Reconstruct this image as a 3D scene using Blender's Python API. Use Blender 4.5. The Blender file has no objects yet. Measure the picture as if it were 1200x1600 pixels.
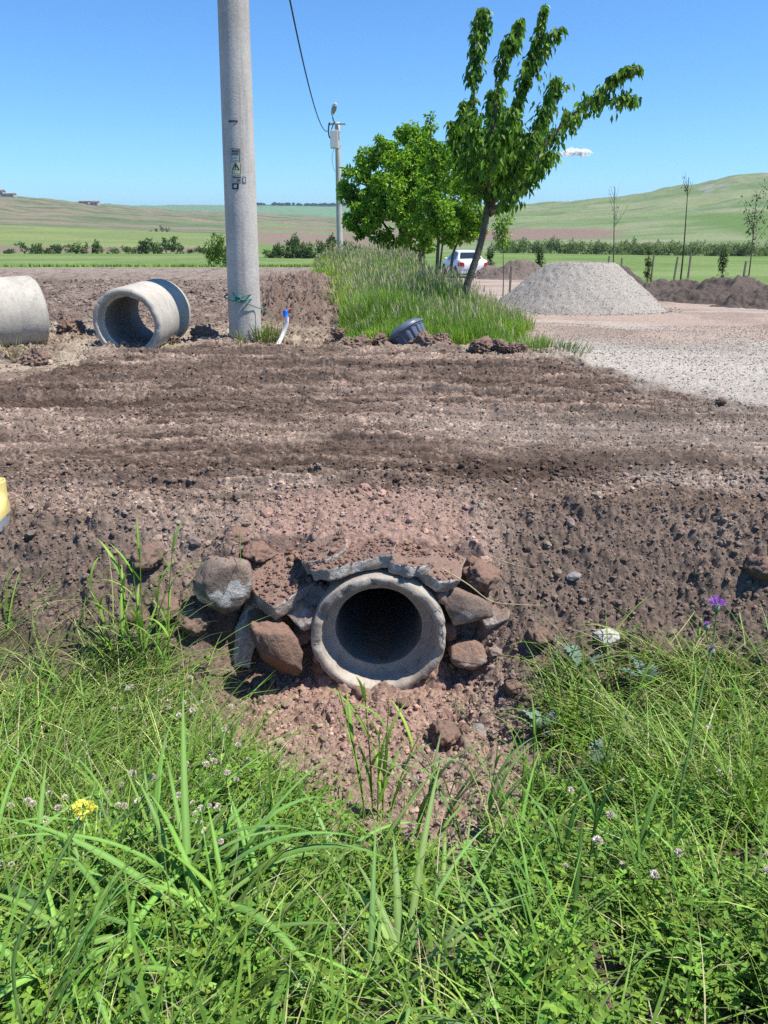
import bpy, bmesh, math, random
import numpy as np
from mathutils import Vector, Matrix, noise as mnoise

# ------------------------------------------------------------------ camera, sky, sun, exposure
S = bpy.context.scene
COL = S.collection
PITCH = math.radians(21.5)
EYE = 1.5
FPX = 1155.0                       # focal length in pixels of a 1200 x 1600 picture
cam_d = bpy.data.cameras.new('camera')
cam = bpy.data.objects.new('camera', cam_d)
COL.objects.link(cam)
cam.location = (0, 0, EYE)
cam.rotation_euler = (math.radians(90) - PITCH, 0, 0)
cam_d.sensor_fit = 'VERTICAL'
cam_d.sensor_height = 36.0
cam_d.lens = 36.0 * FPX / 1600.0
cam_d.clip_start = 0.02
cam_d.clip_end = 20000
S.camera = cam

SUN_EL = math.radians(62)
SUN_AZ = math.radians(103)          # clockwise from +Y: the sun stands to the right
world = bpy.data.worlds.new('World')
S.world = world
world.use_nodes = True
wn = world.node_tree
for n in list(wn.nodes):
    wn.nodes.remove(n)
w_out = wn.nodes.new('ShaderNodeOutputWorld')
w_bg = wn.nodes.new('ShaderNodeBackground')
w_sky = wn.nodes.new('ShaderNodeTexSky')
w_sky.sky_type = 'NISHITA'
w_sky.sun_disc = False
w_sky.sun_elevation = SUN_EL
w_sky.sun_rotation = SUN_AZ
w_sky.altitude = 300
w_sky.air_density = 1.0
w_sky.dust_density = 0.0
w_sky.ozone_density = 4.0
w_hs = wn.nodes.new('ShaderNodeMix')               # clear dry air: a deeper blue than the model's
w_hs.data_type = 'RGBA'; w_hs.blend_type = 'MULTIPLY'
w_hs.inputs[0].default_value = 1.0
w_hs.inputs[7].default_value = (0.435, 0.70, 0.945, 1)
w_bg.inputs['Strength'].default_value = 0.13
wn.links.new(w_sky.outputs[0], w_hs.inputs[6])
wn.links.new(w_hs.outputs[2], w_bg.inputs['Color'])
wn.links.new(w_bg.outputs[0], w_out.inputs['Surface'])

sun_dir = Vector((math.sin(SUN_AZ) * math.cos(SUN_EL), math.cos(SUN_AZ) * math.cos(SUN_EL), math.sin(SUN_EL)))
sun_d = bpy.data.lights.new('sun', 'SUN')
sun_d.energy = 5.0
sun_d.angle = math.radians(0.53)
sun_d.color = (1.0, 0.94, 0.85)
sun = bpy.data.objects.new('sun', sun_d)
COL.objects.link(sun)
sun.rotation_euler = (-sun_dir).to_track_quat('-Z', 'Y').to_euler()
sun.location = (30, 0, 40)

S.view_settings.view_transform = 'Standard'
S.view_settings.look = 'None'
S.view_settings.exposure = 0.55
S.view_settings.gamma = 1.0
S.view_settings.use_curve_mapping = False
S.cycles.max_bounces = 6
S.cycles.diffuse_bounces = 3
S.cycles.glossy_bounces = 2
S.cycles.transmission_bounces = 4
S.cycles.transparent_max_bounces = 64
S.cycles.volume_bounces = 0
S.cycles.use_denoising = False

rng = np.random.default_rng(7)
random.seed(7)
CP, SP = math.cos(PITCH), math.sin(PITCH)

def at(px, py, Y):
    """world point seen at pixel (px,py) of the 1200x1600 photograph at distance Y"""
    dv = (800 - py) / FPX
    d = Vector(((px - 600) / FPX, CP + dv * SP, -SP + dv * CP))
    k = Y / d.y
    return Vector((d.x * k, Y, EYE + d.z * k))

def xat(px, Y, z=0.0):
    return (px - 600) / FPX * (Y * CP + (EYE - z) * SP)

# ------------------------------------------------------------------ noise
def _h(ix, iy, seed):
    with np.errstate(over='ignore'):
        a = ix.astype(np.int64).astype(np.uint32) * np.uint32(374761393) + iy.astype(np.int64).astype(np.uint32) * np.uint32(668265263) + np.uint32((seed * 2246822519 + 3266489917) & 0xffffffff)
        a = (a ^ (a >> np.uint32(13))) * np.uint32(1274126177)
        a = (a ^ (a >> np.uint32(16))) * np.uint32(2654435761)
        a = a ^ (a >> np.uint32(15))
    return a.astype(np.float64) / 4294967296.0

def vn(x, y, seed=0):
    ix, iy = np.floor(x), np.floor(y)
    fx, fy = x - ix, y - iy
    fx = fx * fx * fx * (fx * (fx * 6 - 15) + 10)
    fy = fy * fy * fy * (fy * (fy * 6 - 15) + 10)
    a, b = _h(ix, iy, seed), _h(ix + 1, iy, seed)
    c, d = _h(ix, iy + 1, seed), _h(ix + 1, iy + 1, seed)
    return (a + (b - a) * fx) * (1 - fy) + (c + (d - c) * fx) * fy

def fbm(x, y, seed=0, oct=4, gain=0.5):
    t, amp, s = 0, 1.0, 0
    for i in range(oct):
        t = t + amp * vn(x * 2 ** i + 17.3 * i, y * 2 ** i - 9.1 * i, seed + i)
        s += amp
        amp *= gain
    return t / s                     # 0..1

def lumps(x, y, size, seed, fill=0.8):
    """overlapping rounded clods, 0..~1 in units of size"""
    gx, gy = x / size, y / size
    ix, iy = np.floor(gx), np.floor(gy)
    out = np.zeros_like(gx)
    for dx in (-1, 0, 1):
        for dy in (-1, 0, 1):
            cx, cy = ix + dx, iy + dy
            r1, r2, r3, r4 = _h(cx, cy, seed), _h(cx, cy, seed + 1), _h(cx, cy, seed + 2), _h(cx, cy, seed + 3)
            rad = np.where(r3 < fill, 0.28 + 0.42 * r3 / fill, 0.01)
            ex = (gx - cx - r1) ; ey = (gy - cy - r2)
            ang = r4 * 6.283
            ux = ex * np.cos(ang) + ey * np.sin(ang)
            uy = (-ex * np.sin(ang) + ey * np.cos(ang)) * 1.35
            q = 1 - (ux * ux + uy * uy) / (rad * rad)
            out = np.maximum(out, np.sqrt(np.clip(q, 0, 1)) * rad * (0.5 + 0.5 * r4))
    return out

def ss(a, b, t):
    u = np.clip((t - a) / (b - a), 0, 1)
    return u * u * (3 - 2 * u)

def lerp(a, b, t):
    return a + (b - a) * t

# ------------------------------------------------------------------ terrain
PIPE = dict(x=-0.03, y=3.70, z=-0.745, R=0.392)
ROAD_X = [-30, -8, -3.9, -3.45, -2.3, -0.8, 0.6, 1.86, 2.5, 3.5, 8, 30]
ROAD_Y = [6.5, 7.0, 7.4, 8.2, 9.4, 9.3, 9.1, 8.7, 7.5, 6.7, 6.3, 6.0]
FAR_Y = np.array([110, 165, 230, 330, 420, 600, 800, 950, 1300, 2000, 3000, 6000], float)
FAR_T = np.array([-1.6, -0.4843, -0.218, -0.048, 0.08, 0.17, 0.28, 0.38, 0.44, 0.4843, 0.9, 1.6])  # x / y
FAR_P = np.array([
    [418, 397, 387, 372, 355, 338, 318, 304, 312, 320, 325, 340],
    [418, 397, 387, 372, 353, 342, 322, 306, 312, 320, 325, 340],
    [418, 397, 388, 378, 366, 352, 341, 336, 329, 324, 320, 330],
    [418, 400, 392, 386, 378, 358, 350, 346, 340, 328, 320, 330],
    [417, 402, 394, 383, 372, 354, 341, 337, 333, 326, 320, 330],
    [416, 402, 395, 380, 370, 343, 324, 320, 330, 335, 335, 340],
    [416, 403, 397, 380, 368, 336, 314, 309, 318, 330, 335, 340],
    [416, 404, 399, 380, 366, 328, 295, 288, 296, 320, 335, 340],
    [416, 405, 400, 380, 365, 322, 282, 273, 284, 315, 330, 340],
    [416, 405, 400, 380, 364, 320, 278, 270, 280, 310, 330, 340],
    [416, 405, 400, 380, 362, 315, 270, 262, 272, 300, 330, 340],
    [416, 405, 400, 380, 362, 315, 270, 262, 272, 300, 330, 340]], float)
FAR_TAN = np.tan(PITCH + np.arctan((FAR_P - 800) / FPX))      # depression below eye level

def far_height(x, y):
    t = np.clip(x / np.maximum(y, 1), -1.6, 1.6)
    ly = np.log(np.clip(y, 110, 6000))
    FY = np.log(FAR_Y)
    it = np.clip(np.searchsorted(FAR_T, t) - 1, 0, len(FAR_T) - 2)
    iy = np.clip(np.searchsorted(FY, ly) - 1, 0, len(FY) - 2)
    ft = (t - FAR_T[it]) / (FAR_T[it + 1] - FAR_T[it])
    ft = ft * ft * (3 - 2 * ft) * 0.6 + ft * 0.4
    fy = (ly - FY[iy]) / (FY[iy + 1] - FY[iy])
    tt = (FAR_TAN[it, iy] * (1 - ft) + FAR_TAN[it + 1, iy] * ft) * (1 - fy) + (FAR_TAN[it, iy + 1] * (1 - ft) + FAR_TAN[it + 1, iy + 1] * ft) * fy
    z = EYE - np.clip(y, 110, 6000) * tt
    k = np.clip(y, 0, 1000) / 1000
    z = z + (fbm(x / 60, y / 90, 51, 4) - 0.5) * 9 * k * ss(350, 700, y) + (fbm(x / 22, y / 30, 57, 3) - 0.5) * 2.0 * ss(380, 700, y)
    return z

def road_edge(x):
    return np.interp(x, ROAD_X, ROAD_Y) + (fbm(x * 1.3, x * 0 + 3, 5, 3) - 0.5) * 0.7

def bank_edge(x):
    return 4.34 + (fbm(x * 1.1, x * 0 + 7, 9, 3) - 0.5) * 0.35

def height(x, y, detail=True):
    x = np.asarray(x, float); y = np.asarray(y, float)
    # level of the road and what lies behind it
    road = lerp(-0.22, 0.0, ss(4.2, 9.0, y))
    slope = -0.043 * np.clip(y - 9, 0, None)
    right = ss(-0.3, 1.5, x - 0.03 * (y - 9)) * ss(8, 11, y) + 0 * x
    near = road + slope * right
    strip = ss(0.0, 0.6, y - road_edge(x)) * (1 - ss(10.2, 12.5, y)) * (1 - ss(-1.0, 0.6, x))
    near = near + strip * (0.02 + 0.14 * (fbm(x * 0.9, y * 0.9, 13, 3) - 0.45))
    # heap of spoil between pole and grass
    d = x - np.interp(y, [11, 24], [-1.35, -2.6])
    heap = np.exp(-(d / 1.0) ** 2) * ss(11.0, 13.0, y) * (1 - ss(20, 25, y))
    near = near + heap * (0.0 + 0.12 * fbm(x * 1.7, y * 0.9, 23, 3))
    near = near + .12 * np.exp(-((x + 1.85) / .55) ** 2 - ((y - 9.7) / .35) ** 2)
    berm = np.exp(-((y - road_edge(x) - 0.30) / 0.22) ** 2) * 0.7 * ss(-1.0, -0.2, x) * (1 - ss(2.2, 2.7, x))
    near = near + berm * 0.16 * fbm(x * 2.5, y * 2, 29, 3)
    # from the crest down into the valley
    far = far_height(x, np.maximum(y, 110))
    st = 27 + 24 * ss(.4, 2.4, x) * (1 - ss(.17, .27, x / np.maximum(y, 5)))
    k = np.clip((y - st) / (110 - st), 0, 1)
    z = near * (1 - k) + far * k
    z = np.where(y > 110, far_height(x, y), z)
    # ditch
    e = bank_edge(x)
    ax = np.abs(x - PIPE['x'])
    notch = np.where(x < PIPE['x'], 1 - ss(0.82, 1.12, ax), 1 - ss(0.46, 0.92, ax))
    u = e - y                                       # >0 towards the camera
    prof_u = [-0.3, 0.0, 0.2, 0.45, 0.85, 1.15, 1.6, 2.1, 3.1, 4.1, 6.0, 12]
    prof_z = [-0.22, -0.225, -0.33, -0.58, -0.90, -1.0, -0.98, -0.82, -0.38, -0.10, -0.05, -0.05]
    side = np.interp(u, prof_u, prof_z)
    wall = 4.00 + 0.12 * (ss(-0.92, -0.80, x) * (1 - ss(-0.46, -0.38, x))) + 0.06 * ss(0.34, 0.44, x) * (1 - ss(0.55, 0.62, x))
    wall = wall + (fbm(x * 4, x * 0 + 2, 31, 3) - 0.5) * 0.08
    v = wall - y
    midz = np.interp(v, [-0.6, -0.25, 0.0, 0.14, 0.3, 0.7, 1.0, 1.6, 2.6, 3.6, 6, 12],
                     [-0.20, -0.235, -0.30, -0.95, -1.10, -1.09, -1.04, -0.82, -0.38, -0.10, -0.05, -0.05])
    ditch = lerp(side, midz, notch)
    z = np.where(y < e + 0.3, lerp(ditch, z, ss(0.0, 0.3, y - e)), z)
    # bump of reddish fill over the pipe
    z = z + 0.05 * np.exp(-((x + 0.15) / 0.75) ** 4 - ((y - 4.38) / 0.28) ** 2)
    # hollow right of the mouth
    z = z - 0.13 * np.exp(-((x - 0.33) / 0.14) ** 2 - ((y - 3.36) / 0.10) ** 2)
    if detail and y.ndim == 2:                       # only the rows near enough to show it
        k_ = y[:, 0] < 34
        z[k_] = relief(x[k_], y[k_], z[k_], e[k_], heap[k_], berm[k_], strip[k_])
    elif detail:
        z = relief(x, y, z, e, heap, berm, strip)
    return z

def rut_lines(x, y, bend):
    u = bend + .06 * (fbm(x * .22, y * .7, 421, 2) - .5) + .035 * x * (x > 0)
    r1 = 1 - np.abs(2 * vn(x * .10 + 1.2 * fbm(x * .4, u * 2, 401, 2), u * 6.2, 403) - 1)
    r2 = 1 - np.abs(2 * vn(x * .22 + 1.2 * fbm(x * .6, u * 4, 405, 2), u * 12.5, 407) - 1)
    r3 = 1 - np.abs(2 * vn(x * .5 + fbm(x, u * 7, 406, 2), u * 19, 408) - 1)
    gate = ss(.36, .60, fbm(x * .22, u * 1.5, 409, 3))
    return (r1 ** 6 * .040 * (.3 + gate) + r2 ** 4 * .032 * (.35 + gate) + r3 ** 3 * .014) * (.55 + .9 * fbm(x * 3.2, y * 6, 411, 3))

def relief(x, y, z, e, heap, berm, strip):
    if True:
        on_road = ss(0.05, 0.35, y - e) * (1 - ss(-0.1, 0.25, y - road_edge(x)))
        bank = (1 - ss(0.0, 0.35, y - e))
        dirt_mask = bank * (1 - 0.5 * veg(x, y))
        # wheel ruts running along the road
        bend = y + 0.05 * np.sin(x * 0.6) + 0.16 * (fbm(x * 0.35, y * 0.5, 61, 2) - 0.5) + 0.016 * x * x * (x < 0)
        rut = fbm(x * 0.30, bend * 3.4, 63, 3) - 0.5
        rut2 = fbm(x * 1.1, bend * 9.0, 67, 2) - 0.5
        loose = on_road * lerp(0.75, 1.0, ss(5.6, 4.6, y) * ss(-0.5, 1.2, x)) * lerp(1, 0.30, gravelly(x, y))
        # sharp crests pushed up by a blade or bucket, running along the road
        z = z + on_road * rut_lines(x, y, bend)
        z = z + on_road * (rut * 0.07 + rut2 * 0.02) + on_road * (fbm(x * 0.8, y * 0.8, 71, 3) - 0.5) * 0.08
        fill = np.exp(-((x + 0.13) / 0.70) ** 6 - ((y - 4.28) / 0.34) ** 4)
        m = np.clip(loose + dirt_mask, 0, 1.2) * (1 - .45 * fill)
        behind = ss(0.0, 0.4, y - road_edge(x)) * (1 - ss(24, 30, y))
        yard = ss(2.0, 2.6, x - 0.03 * (y - 9)) * behind
        field = behind * (1 - ss(-0.4, 0.6, x)) * 1.0
        m = np.where(y > 8.5, np.maximum(m, field * 0.55 + np.clip(heap * 1.6 + berm * 1.6 + strip * 0.6, 0, 1.4)), m)
        m = m * (1 - 0.97 * yard)
        w1 = fbm(x * 14 + 3, y * 14, 77, 3) * 0.03
        z = z + m * (lumps(x + w1, y + w1, 0.17, 81, 0.42) * 0.17 * lerp(0.52, 0.25, on_road)
                     + lumps((x + w1) * lerp(1, .62, on_road), y - w1, 0.075, 91, 0.75) * 0.075 * lerp(0.85, 0.62, on_road)
                     + lumps((x - w1) * lerp(1, .70, on_road), y + w1, 0.034, 101, 0.85) * 0.034 * 1.1 * (y < 12)
                     + (fbm(x * lerp(30, 11, on_road), y * 30, 111, 3) - 0.5) * lerp(.028, .022, on_road)
                     + (fbm(x * 9, y * 9, 113, 4) - 0.5) * 0.05)
        z = z + np.clip(heap * 1.4 + berm, 0, 1) * (lumps(x, y, 0.24, 121, 0.5) * 0.24 * 0.75 + (fbm(x * 3, y * 1.2, 123, 4) - 0.5) * 0.36)
        z = z + yard * ((fbm(x * 0.7, y * 0.7, 131, 3) - 0.5) * 0.10 + (fbm(x * 14, y * 14, 133, 2) - 0.5) * 0.02)
    return z

def gravelly(x, y):
    """pale stony wheel lanes on the right of the road"""
    bend = y + 0.10 * np.clip(x, 0, None)
    a = np.exp(-((bend - 6.15) / 0.42) ** 2) * ss(-0.6, 1.6, x)
    b = np.exp(-((bend - 5.15) / 0.22) ** 2) * ss(1.3, 2.1, x)
    c = ss(2.3, 3.4, x) * np.exp(-((bend - 5.8) / 0.9) ** 2)
    return np.clip((a + b + c) * (0.55 + 0.9 * fbm(x * 0.9, bend * 3, 141, 3)), 0, 1)

def veg(x, y):
    """1 where the ditch banks are overgrown"""
    e = bank_edge(x)
    c = 0.22 - 0.20 * (y - 1.95)
    w = np.interp(y, [1.65, 2.0, 2.4, 2.8, 3.2, 3.6, 4.2], [-0.05, 0.08, 0.36, 0.64, 0.84, 1.02, 1.25])
    n = (fbm(x * 3.1, y * 3.1, 151, 3) - 0.5)
    inside = np.abs(x - c) - w + n * 0.30
    m = ss(-0.04, 0.16, inside)
    m = np.maximum(m, ss(1.80, 1.60, y + n * 0.3))
    top = np.where(x < 0, -0.60, -0.80)
    m = m * (1 - ss(top - .12, top + .12, y - e + n * 0.40))
    return m

def strip_l(y): return -0.62 - 0.10 * (y - 9.5)
def strip_r(y): return np.interp(y, [9.5, 15, 22, 30, 48], [2.05, 2.40, 2.10, 1.55, 2.2])

def verge(x, y):
    """1 where the tall grass of the tree strip stands"""
    n = (fbm(x * 1.3, y * 0.8, 161, 3) - 0.5)
    f = 9.35 + 0.35 * ss(0.2, -0.6, x) + n * 0.8
    return ss(0.0, 0.35, x - strip_l(y) + n * 1.0) * ss(0.0, 0.35, strip_r(y) - x + n * 1.1) * ss(0, 0.25, y - f) * (1 - ss(46, 52, y))

def ground_color(x, y):
    x = np.asarray(x, float); y = np.asarray(y, float)
    def C(r, g, b): return np.stack([np.full_like(x, r), np.full_like(x, g), np.full_like(x, b)], -1)
    def mix(a, b, t): return a + (b - a) * t[..., None]
    e, re = bank_edge(x), road_edge(x)
    n1, n2 = fbm(x * 0.7, y * 0.7, 201, 4), fbm(x * 5, y * 5, 211, 3)
    bend = y + 0.05 * np.sin(x * 0.6) + 0.016 * x * x * (x < 0)
    lane = fbm(x * 0.25, bend * 2.6, 221, 3)
    fine = fbm(x * 1.2, bend * 8.5, 225, 3)
    soil = mix(C(.112, .084, .068), C(.250, .200, .168), ss(0.40, 0.61, 0.38 * lane + 0.20 * n1 + 0.42 * fine))
    soil = mix(soil * .86, soil * 1.32 + .02, ss(.010, .026, rut_lines(x, y, y + 0.05 * np.sin(x * 0.6) + 0.16 * (fbm(x * 0.35, y * 0.5, 61, 2) - 0.5) + 0.016 * x * x * (x < 0))))   # dried crests
    soil = mix(soil, C(.34, .30, .265), gravelly(x, y) * 0.75)
    pv = ss(0.60, 0.72, vn(x * 60, y * 60, 231))
    soil = mix(soil, soil * 1.75, pv * ss(.45, .6, vn(x * 7, y * 7, 233)))
    soil = soil * np.array([.76, .71, .67])
    red = np.exp(-((x + 0.12) / 0.74) ** 6) * (1 - ss(4.52, 4.70, y + (n1 - .5) * .35))
    bank = mix(C(.158, .120, .098), C(.265, .207, .17), ss(.4, .65, n1))
    bank = mix(bank, C(.310, .212, .172), np.clip(red * (0.85 + 0.5 * (n2 - .3)), 0, 1))
    bank = mix(bank, C(.27, .20, .158), ss(3.3, 2.9, y) * ss(0.9, 0.5, np.abs(x)))
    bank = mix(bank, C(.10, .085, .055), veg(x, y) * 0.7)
    col = mix(bank, soil, ss(-0.15, 0.25, y - e + (n1 - .5) * .3) * (1 - red * 0.85))
    tan = mix(C(.30, .245, .20), C(.20, .15, .12), ss(.4, .62, n1))
    tan = mix(tan, C(.42, .36, .27), ss(.52, .66, n2) * 0.6)
    field = mix(C(.215, .165, .138), C(.165, .122, .100), ss(.4, .65, fbm(x * 1.2, y * 0.5, 241, 4)))
    field = mix(field, C(.24, .20, .17), ss(18, 26, y))
    field = mix(field, C(.30, .26, .21), ss(.60, .74, vn(x * 9, y * 5, 243)) * .6)
    field = mix(field, C(.12, .09, .075), ss(.62, .78, fbm(x * 5, y * 2.5, 245, 2)) * .7)
    back = mix(tan, field, ss(10.4, 12.0, y + (n1 - .5) * 1.5))
    d = x - np.interp(y, [11, 24], [-1.35, -2.6])
    heap = np.exp(-(d / 0.8) ** 2) * ss(10.5, 12.0, y) * (1 - ss(22, 26, y))
    back = mix(back, C(.155, .110, .088), np.clip(heap * (.15 + 1.1 * fbm(x * 2.2, y * 1.1, 247, 3)), 0, 1))
    grav = mix(C(.385, .355, .31), C(.30, .27, .235), ss(.35, .65, n1))
    redg = mix(C(.36, .285, .235), C(.29, .225, .185), ss(.35, .65, fbm(x * 0.9, y * 0.5, 251, 4)))
    yard = mix(grav, redg, ss(9.4, 11.2, y + (n1 - .5) * 1.2 - 0.12 * np.clip(x - 4, 0, 9)))
    yard = mix(yard, C(.43, .39, .345), ss(.55, .62, fbm(x * 0.22 + y * 0.1, y * 1.1, 255, 2)) * 0.5)
    vm = verge(x, y)
    ry = ss(1.7, 2.4, x - 0.05 * (y - 9) + (n1 - .5) * .6)
    back = mix(back, yard, ry)
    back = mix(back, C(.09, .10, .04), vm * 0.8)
    soft = lerp(.15, .55, ss(1.2, 2.4, x))
    col = mix(col, back, ss(-soft, soft, y - re + (n2 - .5) * .5 + (fbm(x * 2, y * 2, 259, 3) - .5) * soft * 2.2))
    # green fields beyond the yard and beyond the crest
    t = x / np.maximum(y, 1)
    px = 600 + 1239 * t
    green = mix(C(.130, .200, .058), C(.180, .245, .085), ss(.3, .7, fbm(x / 14, y / 10, 261, 4)))
    lot_end = np.where(x > 0, np.interp(px, [600, 770, 860, 960, 1010, 1200, 1500], [50, 48, 40, 27, 27, 25, 25]), 27)
    col = mix(col, green, ss(-0.8, 0.8, y - lot_end + (n1 - .5) * 2) * (1 - vm * 0.5))
    brown = C(.215, .165, .125); gold = mix(C(.205, .25, .085), C(.165, .215, .075), ss(.3, .7, fbm(x / 40, y / 25, 271, 4)))
    left = ss(420, 340, px)
    rightp = ss(560, 660, px)
    mid = np.clip(1 - left - rightp, 0, 1)
    warp = (fbm(x / 60, y / 60, 281, 3) - .5)
    stripe = fbm(x / 160, (y + x * 0.25) / 22, 291, 3)
    olive = mix(C(.130, .155, .078), C(.215, .185, .125), ss(.40, .56, stripe))
    olive = mix(olive, C(.085, .115, .055), ss(.60, .68, fbm(x / 200 + 9, (y + x * .25) / 15, 297, 3)) * .8)
    olive = mix(olive, C(.12, .19, .075), ss(.58, .70, fbm(x / 120, y / 30, 295, 3)) * .8)
    L = mix(green, brown * .95, ss(172, 182, y + warp * 20))
    L = mix(L, gold, ss(238, 250, y + warp * 40))
    L = mix(L, olive, ss(425, 440, y + warp * 20))
    L = mix(L, C(.15, .23, .14), ss(1150, 1250, y))
    Mi = mix(green, C(.14, .21, .06), ss(170, 180, y))
    Mi = mix(Mi, brown, ss(300, 330, y + warp * 60))
    Mi = mix(Mi, mix(brown, C(.16, .22, .09), ss(.42, .5, stripe)), ss(470, 500, y + warp * 50))
    Mi = mix(Mi, olive, ss(700, 760, y + warp * 100))
    Mi = mix(Mi, C(.15, .25, .14), ss(1250, 1350, y))
    Mi = mix(Mi, C(.06, .10, .07), ss(2600, 2700, y))
    hill = mix(C(.140, .200, .080), C(.20, .24, .115), ss(.3, .7, fbm(x / 90, y / 50, 301, 5)))
    hill = mix(hill, C(.27, .25, .17), ss(.56, .72, fbm(x / 50 + 5, (y - .4 * x) / 16, 305, 4)) * .55)
    hill = mix(hill, C(.09, .15, .045), ss(.60, .70, fbm(x / 70, (y - .5 * x) / 18, 307, 4)) * .5)
    hill = mix(hill, C(.30, .30, .05), ss(.2, 0, np.hypot((px - 990) / 60, (y - 330) / 25)) * .7)
    rock = ss(1.0, 0.4, np.hypot((px - 1105) / 34, (y - 770) / 60)) * ss(.45, .6, fbm(x / 9, y / 9, 311, 3))
    hill = mix(hill, C(.26, .25, .24), rock * .9)
    wedge = ss(1000, 930, px) * ss(372, 392, y + warp * 30 - (px - 800) * .05) * ss(520, 490, y + (px - 800) * .25)
    hill = mix(hill, C(.215, .155, .12), np.clip(wedge, 0, 1))
    dk = ss(1120, 1180, px + (y - 420) * .8) * ss(330, 350, y) * ss(560, 540, y)
    hill = mix(hill, C(.095, .17, .035), np.clip(dk, 0, 1) * .8)
    R = mix(green * C(.9, .95, .8), hill, ss(228, 240, y))
    farc = L * left[..., None] + Mi * mid[..., None] + R * rightp[..., None]
    col = mix(col, farc, ss(100, 125, y))
    tint = 0.90 + 0.20 * fbm(x / np.maximum(y, 3) * 300, np.log(np.maximum(y, .5)) * 120, 321, 2)
    return np.clip(col * tint[..., None], 0.01, 0.9)

# ------------------------------------------------------------------ mesh and tagging helpers
def mesh_np(name, V, quads=None, tris=None, mat=None, col=None, smooth=False, parent=None, mats=None, link=True):
    me = bpy.data.meshes.new(name)
    V = np.asarray(V, np.float32)
    me.vertices.add(len(V))
    me.vertices.foreach_set('co', V.ravel())
    q = np.asarray(quads if quads is not None else np.zeros((0, 4)), np.int32).reshape(-1, 4)
    t = np.asarray(tris if tris is not None else np.zeros((0, 3)), np.int32).reshape(-1, 3)
    me.loops.add(q.size + t.size)
    me.loops.foreach_set('vertex_index', np.concatenate([q.ravel(), t.ravel()]))
    me.polygons.add(len(q) + len(t))
    me.polygons.foreach_set('loop_start', np.concatenate([np.arange(len(q)) * 4, q.size + np.arange(len(t)) * 3]).astype(np.int32))
    try:
        me.polygons.foreach_set('loop_total', np.concatenate([np.full(len(q), 4), np.full(len(t), 3)]).astype(np.int32))
    except Exception:
        pass
    me.polygons.foreach_set('use_smooth', np.full(len(q) + len(t), bool(smooth)))
    if col is not None:
        a = me.attributes.new('Col', 'FLOAT_COLOR', 'POINT')
        c4 = np.ones((len(V), 4), np.float32)
        c4[:, :3] = col
        a.data.foreach_set('color', c4.ravel())
    me.update(calc_edges=True)
    if mat is not None:
        me.materials.append(mat)
    o = bpy.data.objects.new(name, me)
    COL.objects.link(o)
    if parent is not None:
        o.parent = parent
    return o

def from_bm(name, bm, mat, parent=None, smooth=True, loc=None):
    me = bpy.data.meshes.new(name)
    bm.normal_update()
    bm.to_mesh(me)
    bm.free()
    if smooth:
        me.polygons.foreach_set('use_smooth', np.ones(len(me.polygons), bool))
    me.materials.append(mat)
    o = bpy.data.objects.new(name, me)
    COL.objects.link(o)
    if parent is not None:
        o.parent = parent
    if loc is not None:
        o.location = loc
    return o

def tag(o, label=None, cat=None, group=None, kind=None):
    if label: o['label'] = label
    if cat: o['category'] = cat
    if group: o['group'] = group
    if kind: o['kind'] = kind
    return o

def empty(name, loc, rz=0.0):
    o = bpy.data.objects.new(name, None)
    COL.objects.link(o)
    o.location = loc
    o.rotation_euler = (0, 0, rz)
    o.empty_display_size = 0.1
    return o

def copy_tree(o, parent=None):
    c = o.copy()
    COL.objects.link(c)
    if parent is not None:
        c.parent = parent
    for ch in o.children:
        copy_tree(ch, c)
    return c

# ------------------------------------------------------------------ materials
def nodes(name):
    m = bpy.data.materials.new(name)
    m.use_nodes = True
    nt = m.node_tree
    return m, nt, nt.nodes['Principled BSDF'], nt.nodes['Material Output']

def N(nt, kind, **kw):
    n = nt.nodes.new(kind)
    for k, v in kw.items():
        if k in n.inputs: n.inputs[k].default_value = v
        else: setattr(n, k, v)
    return n

def mixc(nt, fac, a, b, blend='MIX'):
    n = nt.nodes.new('ShaderNodeMix')
    n.data_type = 'RGBA'
    n.blend_type = blend
    for sock, v in ((n.inputs[0], fac), (n.inputs[6], a), (n.inputs[7], b)):
        if isinstance(v, (int, float)): sock.default_value = v
        elif isinstance(v, tuple): sock.default_value = (*v, 1) if len(v) == 3 else v
        else: nt.links.new(v, sock)
    return n.outputs[2]

def ramp(nt, src, p0, p1, c0=(0, 0, 0), c1=(1, 1, 1)):
    r = nt.nodes.new('ShaderNodeValToRGB')
    r.color_ramp.elements[0].position = p0
    r.color_ramp.elements[1].position = p1
    r.color_ramp.elements[0].color = (*c0, 1)
    r.color_ramp.elements[1].color = (*c1, 1)
    nt.links.new(src, r.inputs[0])
    return r.outputs[0]

def coords(nt):
    return nt.nodes.new('ShaderNodeTexCoord').outputs['Object']

def noise_t(nt, scale, detail=4, rough=0.6, vec=None):
    n = N(nt, 'ShaderNodeTexNoise', Scale=scale, Detail=detail, Roughness=rough)
    if vec is not None: nt.links.new(vec, n.inputs['Vector'])
    return n.outputs[0]

def bump(nt, bsdf, src, dist, strength=1.0, prev=None):
    b = N(nt, 'ShaderNodeBump', Strength=strength, Distance=dist)
    nt.links.new(src, b.inputs['Height'])
    if prev is not None: nt.links.new(prev, b.inputs['Normal'])
    nt.links.new(b.outputs[0], bsdf.inputs['Normal'])
    return b.outputs[0]

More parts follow.
